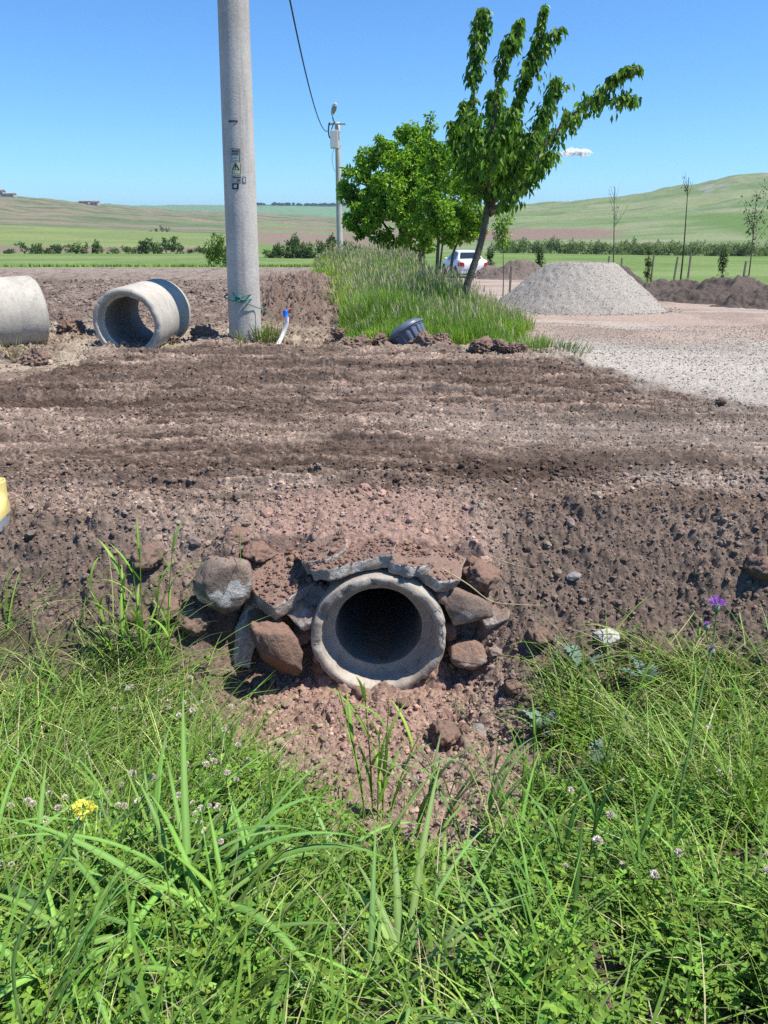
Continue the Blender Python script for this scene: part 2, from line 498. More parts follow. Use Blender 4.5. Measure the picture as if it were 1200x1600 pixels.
def mat_ground():
    m, nt, b, out = nodes('soil')
    at_ = N(nt, 'ShaderNodeAttribute', attribute_name='Col')
    v = coords(nt)
    n1 = noise_t(nt, 38, 5, 0.7, v)
    n2 = noise_t(nt, 170, 3, 0.7, v)
    f = ramp(nt, n1, 0.30, 0.72, (.55, .54, .53), (1.42, 1.40, 1.37))
    f2 = ramp(nt, n2, 0.3, 0.75, (.68, .68, .68), (1.34, 1.34, 1.34))
    c = mixc(nt, 1.0, at_.outputs['Color'], f, 'MULTIPLY')
    c = mixc(nt, 1.0, c, f2, 'MULTIPLY')
    nt.links.new(c, b.inputs['Base Color'])
    b.inputs['Roughness'].default_value = 0.95
    b.inputs['Specular IOR Level'].default_value = 0.15
    p = bump(nt, b, n1, 0.012, 0.8)
    bump(nt, b, n2, 0.004, 0.8, p)
    return m

def mat_crumb():
    m, nt, b, out = nodes('soil_crumb')
    at_ = N(nt, 'ShaderNodeAttribute', attribute_name='Col')
    n1 = noise_t(nt, 90, 4, 0.7, coords(nt))
    f = ramp(nt, n1, 0.3, 0.72, (.72, .72, .72), (1.22, 1.2, 1.18))
    nt.links.new(mixc(nt, 1.0, at_.outputs['Color'], f, 'MULTIPLY'), b.inputs['Base Color'])
    b.inputs['Roughness'].default_value = 0.95
    b.inputs['Specular IOR Level'].default_value = 0.15
    bump(nt, b, n1, 0.006, 0.8)
    return m

def mat_leaf(name, trans=0.38, rough=0.5, spec=0.35, tint=(1.25, 1.35, 0.55)):
    m, nt, b, out = nodes(name)
    at_ = N(nt, 'ShaderNodeAttribute', attribute_name='Col')
    nt.links.new(at_.outputs['Color'], b.inputs['Base Color'])
    b.inputs['Roughness'].default_value = rough
    b.inputs['Specular IOR Level'].default_value = spec
    tr = nt.nodes.new('ShaderNodeBsdfTranslucent')
    nt.links.new(mixc(nt, 1.0, at_.outputs['Color'], tint, 'MULTIPLY'), tr.inputs['Color'])
    mx = N(nt, 'ShaderNodeMixShader', Fac=trans)
    nt.links.new(b.outputs[0], mx.inputs[1])
    nt.links.new(tr.outputs[0], mx.inputs[2])
    nt.links.new(mx.outputs[0], out.inputs['Surface'])
    return m

def mat_plain(name, c, rough=0.6, spec=0.4, metal=0.0, var=0.15, scale=8, bmp=0.0):
    m, nt, b, out = nodes(name)
    v = coords(nt)
    n1 = noise_t(nt, scale, 5, 0.65, v)
    f = ramp(nt, n1, 0.3, 0.7, (1 - var,) * 3, (1 + var,) * 3)
    nt.links.new(mixc(nt, 1.0, c, f, 'MULTIPLY'), b.inputs['Base Color'])
    b.inputs['Roughness'].default_value = rough
    b.inputs['Specular IOR Level'].default_value = spec
    b.inputs['Metallic'].default_value = metal
    if bmp: bump(nt, b, n1, bmp, 0.7)
    return m

def mat_concrete(name, c=(.44, .41, .355), dirt=(.24, .19, .155), dirt_amt=0.35, scale=1.0, pits=True):
    m, nt, b, out = nodes(name)
    v = coords(nt)
    big = noise_t(nt, 2.2 * scale, 5, 0.65, v)
    fine = noise_t(nt, 42 * scale, 4, 0.7, v)
    vor = N(nt, 'ShaderNodeTexVoronoi', Scale=60 * scale)
    nt.links.new(v, vor.inputs['Vector'])
    pit = ramp(nt, vor.outputs['Distance'], 0.06, 0.20)
    base = mixc(nt, ramp(nt, big, 0.35, 0.68), tuple(k * 0.82 for k in c), tuple(min(k * 1.12, .8) for k in c))
    base = mixc(nt, ramp(nt, noise_t(nt, 5 * scale, 6, 0.7, v), 0.52, 0.70), base, mixc(nt, dirt_amt, base, dirt))
    base = mixc(nt, 1.0, base, ramp(nt, fine, 0.3, 0.7, (.86, .86, .86), (1.12, 1.12, 1.12)), 'MULTIPLY')
    mp = nt.nodes.new('ShaderNodeMapping'); mp.inputs['Scale'].default_value = (9, 9, .45)
    nt.links.new(v, mp.inputs['Vector'])
    st = noise_t(nt, 1.6, 4, .6, mp.outputs[0])
    base = mixc(nt, ramp(nt, st, .54, .72), base, mixc(nt, .38, base, (.17, .15, .13)))
    nt.links.new(base, b.inputs['Base Color'])
    b.inputs['Roughness'].default_value = 0.9
    b.inputs['Specular IOR Level'].default_value = 0.2
    p = bump(nt, b, fine, 0.004, 0.8)
    if pits: bump(nt, b, pit, 0.003, 0.5, p)
    return m

def mat_stone(name, c=(.30, .25, .215), soil=(.25, .165, .125), up=True, pale=(.62, .60, .56), pale_lo=0.62, soil_lo=0.42):
    """stone with soil clinging to it and pale lime patches"""
    m, nt, b, out = nodes(name)
    v = coords(nt)
    n1 = noise_t(nt, 7, 6, 0.7, v)
    n2 = noise_t(nt, 3.2, 4, 0.6, v)
    fine = noise_t(nt, 60, 4, 0.7, v)
    col = mixc(nt, ramp(nt, n1, .35, .7), tuple(k * .8 for k in c), tuple(k * 1.2 for k in c))
    col = mixc(nt, ramp(nt, n2, pale_lo, pale_lo + .06), col, pale)
    f = ramp(nt, noise_t(nt, 5.5, 5, 0.65, v), soil_lo, soil_lo + .16)
    if up:
        g = nt.nodes.new('ShaderNodeNewGeometry')
        sx = nt.nodes.new('ShaderNodeSeparateXYZ')
        nt.links.new(g.outputs['Normal'], sx.inputs[0])
        upf = ramp(nt, sx.outputs['Z'], .35, .75)
        mx = nt.nodes.new('ShaderNodeMath'); mx.operation = 'MAXIMUM'
        nt.links.new(f, mx.inputs[0]); nt.links.new(upf, mx.inputs[1])
        f = mx.outputs[0]
    col = mixc(nt, f, col, soil)
    col = mixc(nt, 1.0, col, ramp(nt, fine, .3, .7, (.78, .78, .78), (1.2, 1.2, 1.2)), 'MULTIPLY')
    nt.links.new(col, b.inputs['Base Color'])
    b.inputs['Roughness'].default_value = 0.92
    b.inputs['Specular IOR Level'].default_value = 0.2
    mid = noise_t(nt, 24, 6, .75, v)
    p = bump(nt, b, n1, 0.02, 0.6)
    p = bump(nt, b, mid, 0.016, 0.9, p)
    bump(nt, b, fine, 0.006, 0.9, p)
    return m

def mat_gravel():
    m, nt, b, out = nodes('gravel')
    v = coords(nt)
    vor = N(nt, 'ShaderNodeTexVoronoi', Scale=48)
    nt.links.new(v, vor.inputs['Vector'])
    hsv = nt.nodes.new('ShaderNodeSeparateColor')
    nt.links.new(vor.outputs['Color'], hsv.inputs[0])
    c = mixc(nt, hsv.outputs[0], (.27, .245, .215), (.40, .37, .325))
    c = mixc(nt, ramp(nt, noise_t(nt, 1.3, 4, .6, v), .35, .7), c, mixc(nt, .35, c, (.30, .27, .235)))
    nt.links.new(c, b.inputs['Base Color'])
    b.inputs['Roughness'].default_value = .95
    b.inputs['Specular IOR Level'].default_value = .15
    p = bump(nt, b, vor.outputs['Distance'], -.010, .7)
    bump(nt, b, noise_t(nt, 70, 3, .7, v), .01, .7, p)
    return m

M = {}
M['ground'] = mat_ground()
M['crumb'] = mat_crumb()
M['leaf'] = mat_leaf('leaf', trans=.21, rough=.55, spec=.16)
M['grass'] = mat_leaf('grass_blade', trans=0.21, rough=0.5, spec=0.14)
M['treeleaf'] = mat_leaf('tree_leaf', trans=0.36, rough=0.45, spec=0.22, tint=(1.3, 1.5, .4))
M['petal'] = mat_leaf('petal', trans=0.25, rough=.7, spec=.2, tint=(1, 1, 1))
M['concrete'] = mat_concrete('pipe_concrete')
M['culvert'] = mat_concrete('culvert_concrete', c=(.40, .36, .31), dirt=(.22, .17, .14), dirt_amt=.5, scale=1.4)
M['pole'] = mat_concrete('pole_concrete', c=(.50, .465, .42), dirt=(.36, .33, .29), dirt_amt=.4, scale=.8, pits=False)
M['shadedpipe'] = mat_concrete('shaded_pipe_concrete', c=(.20, .19, .18), dirt=(.12, .10, .09), dirt_amt=.6, pits=False)  # darker concrete: shade inside the loose pipes put into the colour
M['shadedbore'] = mat_concrete('shaded_bore_concrete', c=(.17, .16, .15), dirt=(.12, .10, .085), dirt_amt=.6, scale=1.2, pits=False)  # shadow in the culvert bore painted into the concrete colour
M['stone'] = mat_stone('field_stone', c=(.27, .205, .165), soil_lo=.50)
M['palestone2'] = mat_stone('lime_stained_stone', c=(.27, .205, .165), soil=(.235, .165, .13), up=False, soil_lo=.60, pale_lo=.56)
M['redstone'] = mat_stone('reddish_stone', c=(.24, .165, .13), soil=(.235, .148, .112), pale_lo=.72, soil_lo=.45)
M['slab'] = mat_stone('broken_slab', c=(.39, .335, .29), soil=(.245, .165, .13), pale_lo=.57, soil_lo=.52)
M['palestone'] = mat_stone('pale_stone', c=(.55, .53, .50), soil=(.30, .24, .2), up=False, soil_lo=.66, pale_lo=.45)
M['clod'] = mat_stone('soil_clod', c=(.19, .135, .105), soil=(.215, .145, .11), pale=(.25, .18, .14), pale_lo=.55, soil_lo=.5)
M['graystone'] = mat_stone('grey_stone', c=(.30, .285, .27), soil=(.22, .17, .14), up=False, pale_lo=.7, soil_lo=.62)
M['darkstone'] = mat_stone('dark_stone', c=(.19, .150, .128), soil=(.235, .165, .13), up=True, pale=(.40, .37, .34), pale_lo=.56, soil_lo=.55)
M['gravel'] = mat_gravel()
M['bark'] = mat_plain('bark', (.13, .105, .085), .95, .2, var=.4, scale=14, bmp=.02)
M['darkbark'] = mat_plain('dark_bark', (.07, .055, .05), .95, .2, var=.4, scale=14, bmp=.02)
M['wood'] = mat_plain('weathered_wood', (.26, .21, .16), .9, .2, var=.25, scale=9)
M['carpaint'] = mat_plain('white_car_paint', (.74, .75, .77), .25, .5, var=.03, scale=3)
M['glass'] = mat_plain('car_glass', (.02, .03, .035), .06, .6, var=.05)
M['tyre'] = mat_plain('tyre_rubber', (.02, .02, .02), .85, .2)
M['alloy'] = mat_plain('wheel_metal', (.45, .45, .46), .35, .5, metal=.8)
M['redlamp'] = mat_plain('tail_lamp_red', (.42, .02, .02), .2, .5)
M['plate'] = mat_plain('number_plate', (.75, .75, .75), .4, .4)
M['darkplastic'] = mat_plain('dark_plastic', (.03, .03, .035), .6, .4)
M['bucket'] = mat_plain('blue_grey_plastic', (.10, .12, .165), .38, .5, var=.3, scale=6)
M['hose'] = mat_plain('white_hose', (.82, .80, .75), .4, .4, var=.06)
M['blue'] = mat_plain('blue_plastic', (.015, .11, .50), .35, .5)
M['orange'] = mat_plain('orange_cord', (.60, .13, .05), .7, .3)
M['rope'] = mat_plain('green_rope', (.04, .19, .17), .8, .2, var=.4, scale=60)
M['wire'] = mat_plain('cable_rubber', (.02, .03, .035), .6, .3)
M['boxgrey'] = mat_plain('grey_enclosure', (.55, .55, .53), .5, .4, var=.06)
M['steel'] = mat_plain('galvanised_steel', (.42, .42, .42), .45, .4, metal=.5)
M['lens'] = mat_plain('lamp_lens', (.25, .26, .28), .2, .5)
M['sticker_grey'] = mat_plain('sticker_grey', (.36, .37, .33), .7, .2, var=.1, scale=60)
M['sticker_yellow'] = mat_plain('sticker_yellow', (.50, .52, .36), .7, .2, var=.1, scale=60)
M['sticker_black'] = mat_plain('sticker_black', (.015, .017, .04), .6, .3)
M['sticker_pale'] = mat_plain('sticker_pale', (.42, .42, .46), .6, .3)
M['ink'] = mat_plain('sticker_ink', (.07, .08, .08), .8, .2)
M['bootyellow'] = mat_plain('boot_yellow', (.66, .53, .19), .5, .4, var=.12)
M['bootsole'] = mat_plain('boot_sole', (.22, .24, .27), .7, .3, var=.2)
M['roof'] = mat_plain('roof_tiles', (.20, .12, .09), .9, .2)
M['wall'] = mat_plain('house_wall', (.38, .35, .32), .9, .2)
M['cloud'] = mat_plain('cloud', (.85, .85, .85), 1, 0, var=.02)

# ------------------------------------------------------------------ the ground sheet, cut into its zones
def build_ground():
    ys = [-3.0, -2.2, -1.5, -1.0, -.6, -.3]
    y = -0.1
    while y < 7500:
        ys.append(y)
        if y < 1.4: dy = .03
        elif y < 3.2: dy = .0085
        elif y < 4.7: dy = .0058
        elif y < 7: dy = .0062
        elif y < 10: dy = .0062 + (y - 7) * .0028
        elif y < 30: dy = .0160 + (y - 10) * .0078
        elif y < 110: dy = y * .012
        elif y < 1200: dy = y * .008
        else: dy = y * .03
        y += dy
    ys = np.array(ys)
    t = np.concatenate([np.linspace(-2.2, -.62, 70)[:-1], np.linspace(-.62, .62, 1240), np.linspace(.62, 2.2, 70)[1:]])
    X = t[None, :] * (ys[:, None] + 3.2)
    Y = np.repeat(ys[:, None], len(t), 1)
    Z = height(X, Y)
    Cc = ground_color(X, Y)
    nr, nc = X.shape
    V = np.stack([X, Y, Z], -1).reshape(-1, 3)
    Cc = Cc.reshape(-1, 3)
    idx = np.arange(nr * nc).reshape(nr, nc)
    Q = np.stack([idx[:-1, :-1], idx[:-1, 1:], idx[1:, 1:], idx[1:, :-1]], -1).reshape(-1, 4)
    c = V[Q].mean(1)
    r = np.hypot(c[:, 0] - PIPE['x'], c[:, 2] - PIPE['z'])
    hole = (c[:, 1] > PIPE['y'] - .004) & (c[:, 1] < PIPE['y'] + 3.5) & (r < PIPE['R'] - .012)
    x, yy = c[:, 0], c[:, 1]
    e, re = bank_edge(x), road_edge(x)
    px = 600 + 1239 * x / np.maximum(yy, 1)
    lot_end = np.where(x > 0, np.interp(px, [600, 770, 860, 960, 1010, 1200, 1500], [50, 48, 40, 27, 27, 25, 25]), 27)
    zone = np.full(len(c), 5)
    zone[yy < 420] = 4
    zone[(yy < lot_end)] = 3
    sr = 2.05 + .05 * (yy - 9)
    zone[(yy < lot_end) & (x > sr)] = 2
    zone[yy < re] = 1
    zone[yy < e] = 0
    names = ['ditch_bank', 'dirt_road', 'gravel_yard', 'ploughed_field', 'meadow', 'hills']
    for k, nme in enumerate(names):
        q = Q[(zone == k) & ~hole]
        used, inv = np.unique(q.ravel(), return_inverse=True)
        o = mesh_np(nme, V[used], quads=inv.reshape(-1, 4), mat=M['ground'], col=Cc[used], smooth=True)
        tag(o, kind='structure')
build_ground()

def G(x, y, detail=True):
    return float(height(np.array([x]), np.array([y]), detail)[0])

# ------------------------------------------------------------------ shape builders
def lathe_bm(profile, seg=64, jitter=0.0, seed=0, cap=False):
    """profile: list of (radius, y) revolved round the Y axis"""
    bm = bmesh.new()
    rings = []
    for k, (r, y) in enumerate(profile):
        ring = []
        for i in range(seg):
            a = 2 * math.pi * i / seg
            j = 1 + jitter * mnoise.noise(Vector((math.cos(a) * 2.5, math.sin(a) * 2.5, y * 3 + seed)))
            j2 = jitter * 0.6 * mnoise.noise(Vector((math.cos(a) * 6, math.sin(a) * 6, k + seed)))
            ring.append(bm.verts.new((r * j * math.cos(a), y + j2 * .4, r * j * math.sin(a))))
        rings.append(ring)
    for a, b in zip(rings[:-1], rings[1:]):
        for i in range(seg):
            bm.faces.new((a[i], a[(i + 1) % seg], b[(i + 1) % seg], b[i]))
    if cap:
        bm.faces.new(rings[-1][::-1])
    bmesh.ops.recalc_face_normals(bm, faces=bm.faces)
    return bm

def tube_np(P, R, seg=8):
    """tube along points P (n,3) with radii R (n); returns V, quads"""
    P = np.asarray(P, float); n = len(P)
    R = np.broadcast_to(np.asarray(R, float), (n,))
    T = np.gradient(P, axis=0)
    T /= np.linalg.norm(T, axis=1)[:, None] + 1e-9
    up = np.array([0, 0, 1.0]) if abs(T[:, 2]).mean() < .9 else np.array([1.0, 0, 0])
    A = np.cross(T, up); A /= np.linalg.norm(A, axis=1)[:, None] + 1e-9
    B = np.cross(T, A)
    an = np.arange(seg) * 2 * np.pi / seg
    V = P[:, None] + R[:, None, None] * (A[:, None] * np.cos(an)[None, :, None] + B[:, None] * np.sin(an)[None, :, None])
    V = V.reshape(-1, 3)
    i = np.arange(n - 1)[:, None] * seg; j = np.arange(seg)[None]
    Q = np.stack([i + j, i + (j + 1) % seg, i + seg + (j + 1) % seg, i + seg + j], -1).reshape(-1, 4)
    return V, Q

def smooth_path(pts, n=24):
    pts = np.asarray(pts, float)
    t = np.linspace(0, len(pts) - 1, n)
    out = []
    for u in t:
        i = min(int(u), len(pts) - 2); f = u - i
        p0, p1, p2, p3 = pts[max(i - 1, 0)], pts[i], pts[i + 1], pts[min(i + 2, len(pts) - 1)]
        out.append(.5 * ((2 * p1) + (-p0 + p2) * f + (2 * p0 - 5 * p1 + 4 * p2 - p3) * f * f + (-p0 + 3 * p1 - 3 * p2 + p3) * f ** 3))
    return np.array(out)

class Acc:
    def __init__(s): s.V, s.Q, s.T, s.C, s.n = [], [], [], [], 0
    def add(s, V, Q=None, T=None, C=None):
        V = np.asarray(V, float).reshape(-1, 3)
        s.V.append(V)
        if Q is not None and len(Q): s.Q.append(np.asarray(Q) + s.n)
        if T is not None and len(T): s.T.append(np.asarray(T) + s.n)
        if C is not None: s.C.append(np.broadcast_to(np.asarray(C, float), V.shape))
        s.n += len(V)
    def build(s, name, mat, parent=None, smooth=False):
        return mesh_np(name, np.concatenate(s.V), np.concatenate(s.Q) if s.Q else None, np.concatenate(s.T) if s.T else None,
                       mat, np.concatenate(s.C) if s.C else None, smooth, parent)

def tube_obj(name, pts, r, mat, parent=None, seg=8, n=None):
    P = smooth_path(pts, n) if n else np.asarray(pts, float)
    V, Q = tube_np(P, r if np.isscalar(r) else np.interp(np.linspace(0, 1, len(P)), np.linspace(0, 1, len(r)), r), seg)
    # close the ends
    a = Acc(); a.add(V, Q)
    for e_, (ring, base) in enumerate(((range(seg), P[0]), (range(len(V) - seg, len(V)), P[-1]))):
        k = len(V) + e_
        a.add([base])
        ring = list(ring)
        a.T.append(np.array([[ring[i], ring[(i + 1) % seg], k] for i in range(seg)]))
    return a.build(name, mat, parent, smooth=True)

def box_bm(bm, cx, cy, cz, sx, sy, sz, bev=0.0, mtx=None):
    r = bmesh.ops.create_cube(bm, size=1.0)
    vs = r['verts']
    bmesh.ops.scale(bm, vec=(sx, sy, sz), verts=vs)
    bmesh.ops.translate(bm, vec=(cx, cy, cz), verts=vs)
    if bev:
        es = list({e for v in vs for e in v.link_edges})
        rr = bmesh.ops.bevel(bm, geom=es, offset=bev, segments=2, affect='EDGES', profile=.6)
        vs = list({v for f in rr['faces'] for v in f.verts} | {v for v in vs if v.is_valid})
    if mtx is not None:
        bmesh.ops.transform(bm, matrix=mtx, verts=[v for v in vs if v.is_valid])
    return vs

def rock(name, loc, size, seed, mat, rot=(0, 0, 0), sub=4, rough=.28, cuts=5, label=None, cat='stone', group=None, ang=1.0):
    bm = bmesh.new()
    bmesh.ops.create_icosphere(bm, subdivisions=sub, radius=1.0)
    rr = random.Random(seed)
    planes = []
    for _ in range(cuts):
        n = Vector((rr.gauss(0, 1), rr.gauss(0, 1), rr.gauss(0, 1))).normalized()
        planes.append((n, rr.uniform(.55, .85)))
    for v in bm.verts:
        p = v.co.copy()
        for n, d in planes:
            k = p.dot(n) - d
            if k > 0: p -= n * k * .9 * ang
        q = p * 1.3 + Vector((seed * 3.1, 0, 0))
        f = 1 + rough * mnoise.fractal(q, 1.0, 2.0, 5) * .55 + rough * .40 * mnoise.noise(q * 4) + rough * .22 * mnoise.noise(q * 9) + .018 * mnoise.fractal(q * 7, 1, 2, 3)
        p *= f
        v.co = Vector((p.x * size[0], p.y * size[1], p.z * size[2]))
    o = from_bm(name, bm, mat, loc=loc)
    o.rotation_euler = rot
    tag(o, label, cat, group)
    return o

def slab(name, loc, outline, thick, seed, mat, rot=(0, 0, 0), label=None, cat='slab', group=None):
    """broken plate: outline in local XY, thickness in Z, edges broken"""
    bm = bmesh.new()
    vs = [bm.verts.new((x, y, 0)) for x, y in outline]
    f = bm.faces.new(vs)
    ext = bmesh.ops.extrude_face_region(bm, geom=[f])
    bmesh.ops.translate(bm, vec=(0, 0, -thick), verts=[g for g in ext['geom'] if isinstance(g, bmesh.types.BMVert)])
    bmesh.ops.recalc_face_normals(bm, faces=bm.faces)
    bmesh.ops.triangulate(bm, faces=bm.faces)
    for _ in range(7):
        es = [e for e in bm.edges if e.calc_length() > .022]
        if not es: break
        bmesh.ops.subdivide_edges(bm, edges=es, cuts=1)
        bmesh.ops.triangulate(bm, faces=[f for f in bm.faces if len(f.verts) > 3])
    bmesh.ops.smooth_vert(bm, verts=bm.verts, factor=.22, use_axis_x=True, use_axis_y=True, use_axis_z=True)
    bm.normal_update()
    for v in bm.verts:
        q = v.co * 9 + Vector((seed * 2.7, seed, 0))
        v.co += v.normal * (.011 * mnoise.fractal(q, 1, 2, 4) + .005 * mnoise.noise(q * 5)) + Vector((0, 0, .008 * mnoise.noise(q * .6)))
    o = from_bm(name, bm, mat, loc=loc)
    o.rotation_euler = rot
    tag(o, label, cat, group, 'thing')
    return o

# ------------------------------------------------------------------ concrete pipes
def culvert():
    R = PIPE['R']
    prof = [(R - .004, 5.0), (R - .004, .6), (R, .3), (R + .002, .03), (R, .012), (R - .003, .003), (R - .009, 0.0), (R - .03, -.003), (R - .046, 0.0), (R - .053, .006), (R - .058, .02),
            (R - .068, .06), (R - .080, .105), (R - .086, .124), (R - .092, .130), (R - .122, .133), (R - .134, .137), (R - .140, .15), (R - .142, .3), (R - .142, 1.2), (R - .142, 2.6), (R - .142, 4.4)]
    bm = lathe_bm(prof, 96, .018, 4)
    for v in bm.verts:                      # chipped rim
        if v.co.y < .1:
            n = mnoise.fractal(v.co * 14, 1, 2, 3)
            if n > .12: v.co.y += (n - .12) * .085
    bm.faces.ensure_lookup_table()
    for f in bm.faces:                      # shade of the bore painted on as a darker material
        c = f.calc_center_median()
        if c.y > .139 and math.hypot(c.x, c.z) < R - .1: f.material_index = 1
    o = from_bm('culvert_pipe', bm, M['culvert'], loc=(PIPE['x'], PIPE['y'], PIPE['z']))
    o.data.materials.append(M['shadedbore'])
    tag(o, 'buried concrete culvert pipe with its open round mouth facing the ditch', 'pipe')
    bm = bmesh.new()
    bmesh.ops.create_circle(bm, cap_ends=True, segments=32, radius=R - .142)
    bmesh.ops.rotate(bm, cent=(0, 0, 0), matrix=Matrix.Rotation(math.pi / 2, 3, 'X'), verts=bm.verts)
    bmesh.ops.subdivide_edges(bm, edges=bm.edges, cuts=1)
    for v in bm.verts: v.co.y += 4.3 + .1 * mnoise.noise(v.co * 5)
    from_bm('added_bore_cap', bm, M['clod'], o)  # unseen cap added at the far end to keep the bore dark
    # silt lying on the invert of the pipe
    a = Acc()
    xs = np.linspace(-.105, .105, 24); ys = np.linspace(.17, 4.0, 90)
    Xg, Yg = np.meshgrid(xs, ys)
    Zg = -.240 + .022 * fbm(Xg * 12, Yg * 6, 401, 3) - .02 * ss(.35, .17, Yg)
    V = np.stack([Xg, Yg, Zg], -1).reshape(-1, 3)
    i = np.arange(len(xs) * len(ys)).reshape(len(ys), len(xs))
    Q = np.stack([i[:-1, :-1], i[:-1, 1:], i[1:, 1:], i[1:, :-1]], -1).reshape(-1, 4)
    a.add(V, Q)
    a.build('silt', M['clod'], o, True)
culvert()

def loose_pipe(loc, rz, tilt, L, R, label):
    prof = [(R - .085, L), (R - .015, L + .004), (R, L - .015), (R, L * .74), (R - .006, L * .72), (R - .006, L * .70), (R + .004, L * .68), (R + .006, .03), (R, .004), (R - .05, -.004), (R - .055, .002),
            (R - .075, .05), (R - .08, .075), (R - .105, .08), (R - .11, .09), (R - .115, .3), (R - .115, L - .02), (R - .085, L)]
    bm = lathe_bm(prof, 80, .012, rz * 10)
    for v in bm.verts:
        if v.co.y < .1 or v.co.y > L - .05:
            n = mnoise.fractal(v.co * 9, 1, 2, 3)
            if n > .2:
                v.co.y += (n - .2) * .06 * (1 if v.co.y < .1 else -1)
    for f in bm.faces:  # inner faces take the darker colour that stands for shade
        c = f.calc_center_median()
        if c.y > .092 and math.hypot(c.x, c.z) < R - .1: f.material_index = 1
    o = from_bm('concrete_pipe', bm, M['concrete'], loc=loc)
    o.data.materials.append(M['shadedpipe'])
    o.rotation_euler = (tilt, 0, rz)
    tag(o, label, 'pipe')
    return o

# ------------------------------------------------------------------ foliage builders
def blades(base, az, length, width, tilt, bend, seg=6, fold=0.0, col=(.1, .2, .04), tipcol=None, taper=2.2, base_w=.35, twist=0.0, wob=0.0):
    """grass blades as strips. base (n,3); az heading; tilt start angle from vertical; bend extra angle at tip"""
    n = len(base)
    f = lambda v: np.broadcast_to(np.asarray(v, float), (n,))
    az, length, width, tilt, bend = f(az), f(length), f(width), f(tilt), f(bend)
    s = np.linspace(0, 1, seg + 1)
    ang = tilt[:, None] + bend[:, None] * (s[None] ** 1.4)
    azs = az[:, None] + wob * rng.normal(size=n)[:, None] * s[None]
    d = np.stack([np.sin(ang) * np.cos(azs), np.sin(ang) * np.sin(azs), np.cos(ang)], -1)
    step = length[:, None, None] / seg
    P = np.concatenate([np.zeros((n, 1, 3)), np.cumsum((d[:, :-1] + d[:, 1:]) / 2 * step, 1)], 1) + base[:, None]
    tw = az + np.pi / 2 + twist * rng.normal(size=n)
    side = np.stack([np.cos(tw), np.sin(tw), np.zeros(n)], -1)[:, None]
    w = width[:, None] * np.minimum(1, base_w + s[None] * 3) * (1 - s[None] ** taper) * .5
    w[:, -1] = width * .02
    col = np.asarray(col, float)
    c0 = np.broadcast_to(col if col.ndim == 2 else col[None], (n, 3))
    c1 = c0 if tipcol is None else np.broadcast_to(np.asarray(tipcol, float), (n, 3))
    Cc = c0[:, None] + (c1 - c0)[:, None] * (s[None, :, None] ** 1.5)
    if fold:
        nrm = np.cross(side, d)
        cen = P - nrm * (w * fold)[..., None]
        V = np.stack([P - side * w[..., None], cen, P + side * w[..., None]], 2)
        k = 3
    else:
        V = np.stack([P - side * w[..., None], P + side * w[..., None]], 2)
        k = 2
    Cv = np.repeat(Cc[:, :, None], k, 2)
    if fold: Cv[:, :, 1] = np.clip(Cv[:, :, 1] * 1.45 + .03, 0, .8)      # pale midrib
    rowi = (np.arange(n)[:, None] * (seg + 1) + np.arange(seg)[None]) * k
    Q = []
    for j in range(k - 1):
        Q.append(np.stack([rowi + j, rowi + j + 1, rowi + k + j + 1, rowi + k + j], -1).reshape(-1, 4))
    return V.reshape(-1, 3), np.concatenate(Q), Cv.reshape(-1, 3), P

def leaflets(pos, direc, normal, length, width, col, droop=.15):
    """pointed leaves of two quads folded at the midrib"""
    n = len(pos)
    f = lambda v: np.broadcast_to(np.asarray(v, float), (n,))[:, None]
    L, W = f(length), f(width)
    d = direc / (np.linalg.norm(direc, axis=1)[:, None] + 1e-9)
    s = np.cross(d, normal); s /= np.linalg.norm(s, axis=1)[:, None] + 1e-9
    nn = np.cross(s, d)
    b = pos; m1 = pos + d * L * .5; t = pos + d * L - nn * L * droop
    l = pos + d * L * .42 + s * W * .5 + nn * W * .12
    r = pos + d * L * .42 - s * W * .5 + nn * W * .12
    V = np.stack([b, l, t, r], 1).reshape(-1, 3)
    i = np.arange(n)[:, None] * 4
    T = np.concatenate([i + np.array([[0, 2, 1]]), i + np.array([[0, 3, 2]])])
    C = np.repeat(np.broadcast_to(np.asarray(col, float), (n, 3))[:, None], 4, 1).reshape(-1, 3)
    return V, T, C

def unit(n):
    v = rng.normal(size=(n, 3))
    return v / np.linalg.norm(v, axis=1)[:, None]

def vary(c, n, sd=.18, hue=.10):
    c = np.asarray(c, float)
    k = np.clip(1 + rng.normal(size=(n, 1)) * sd, .45, 1.7)
    h = np.clip(1 + rng.normal(size=(n, 3)) * hue * np.array([1, .35, .8]), .5, 1.6)
    return np.clip(c * k * h, .005, .85)
# ------------------------------------------------------------------ loose pipes on the far verge
p = at(205, 484, 9.75)
gz = G(p.x, 9.75, False)
loose_pipe((p.x + .13, 9.12, gz + .335), math.radians(-6), math.radians(2), 1.10, .42, 'short concrete pipe lying with its open end towards the road, next to the pole')
loose_pipe((-5.15, 8.75, G(-4.9, 9.3, False) + .39), math.radians(-47), 0, 1.10, .43, 'concrete pipe cut by the left picture edge, its side to the camera')

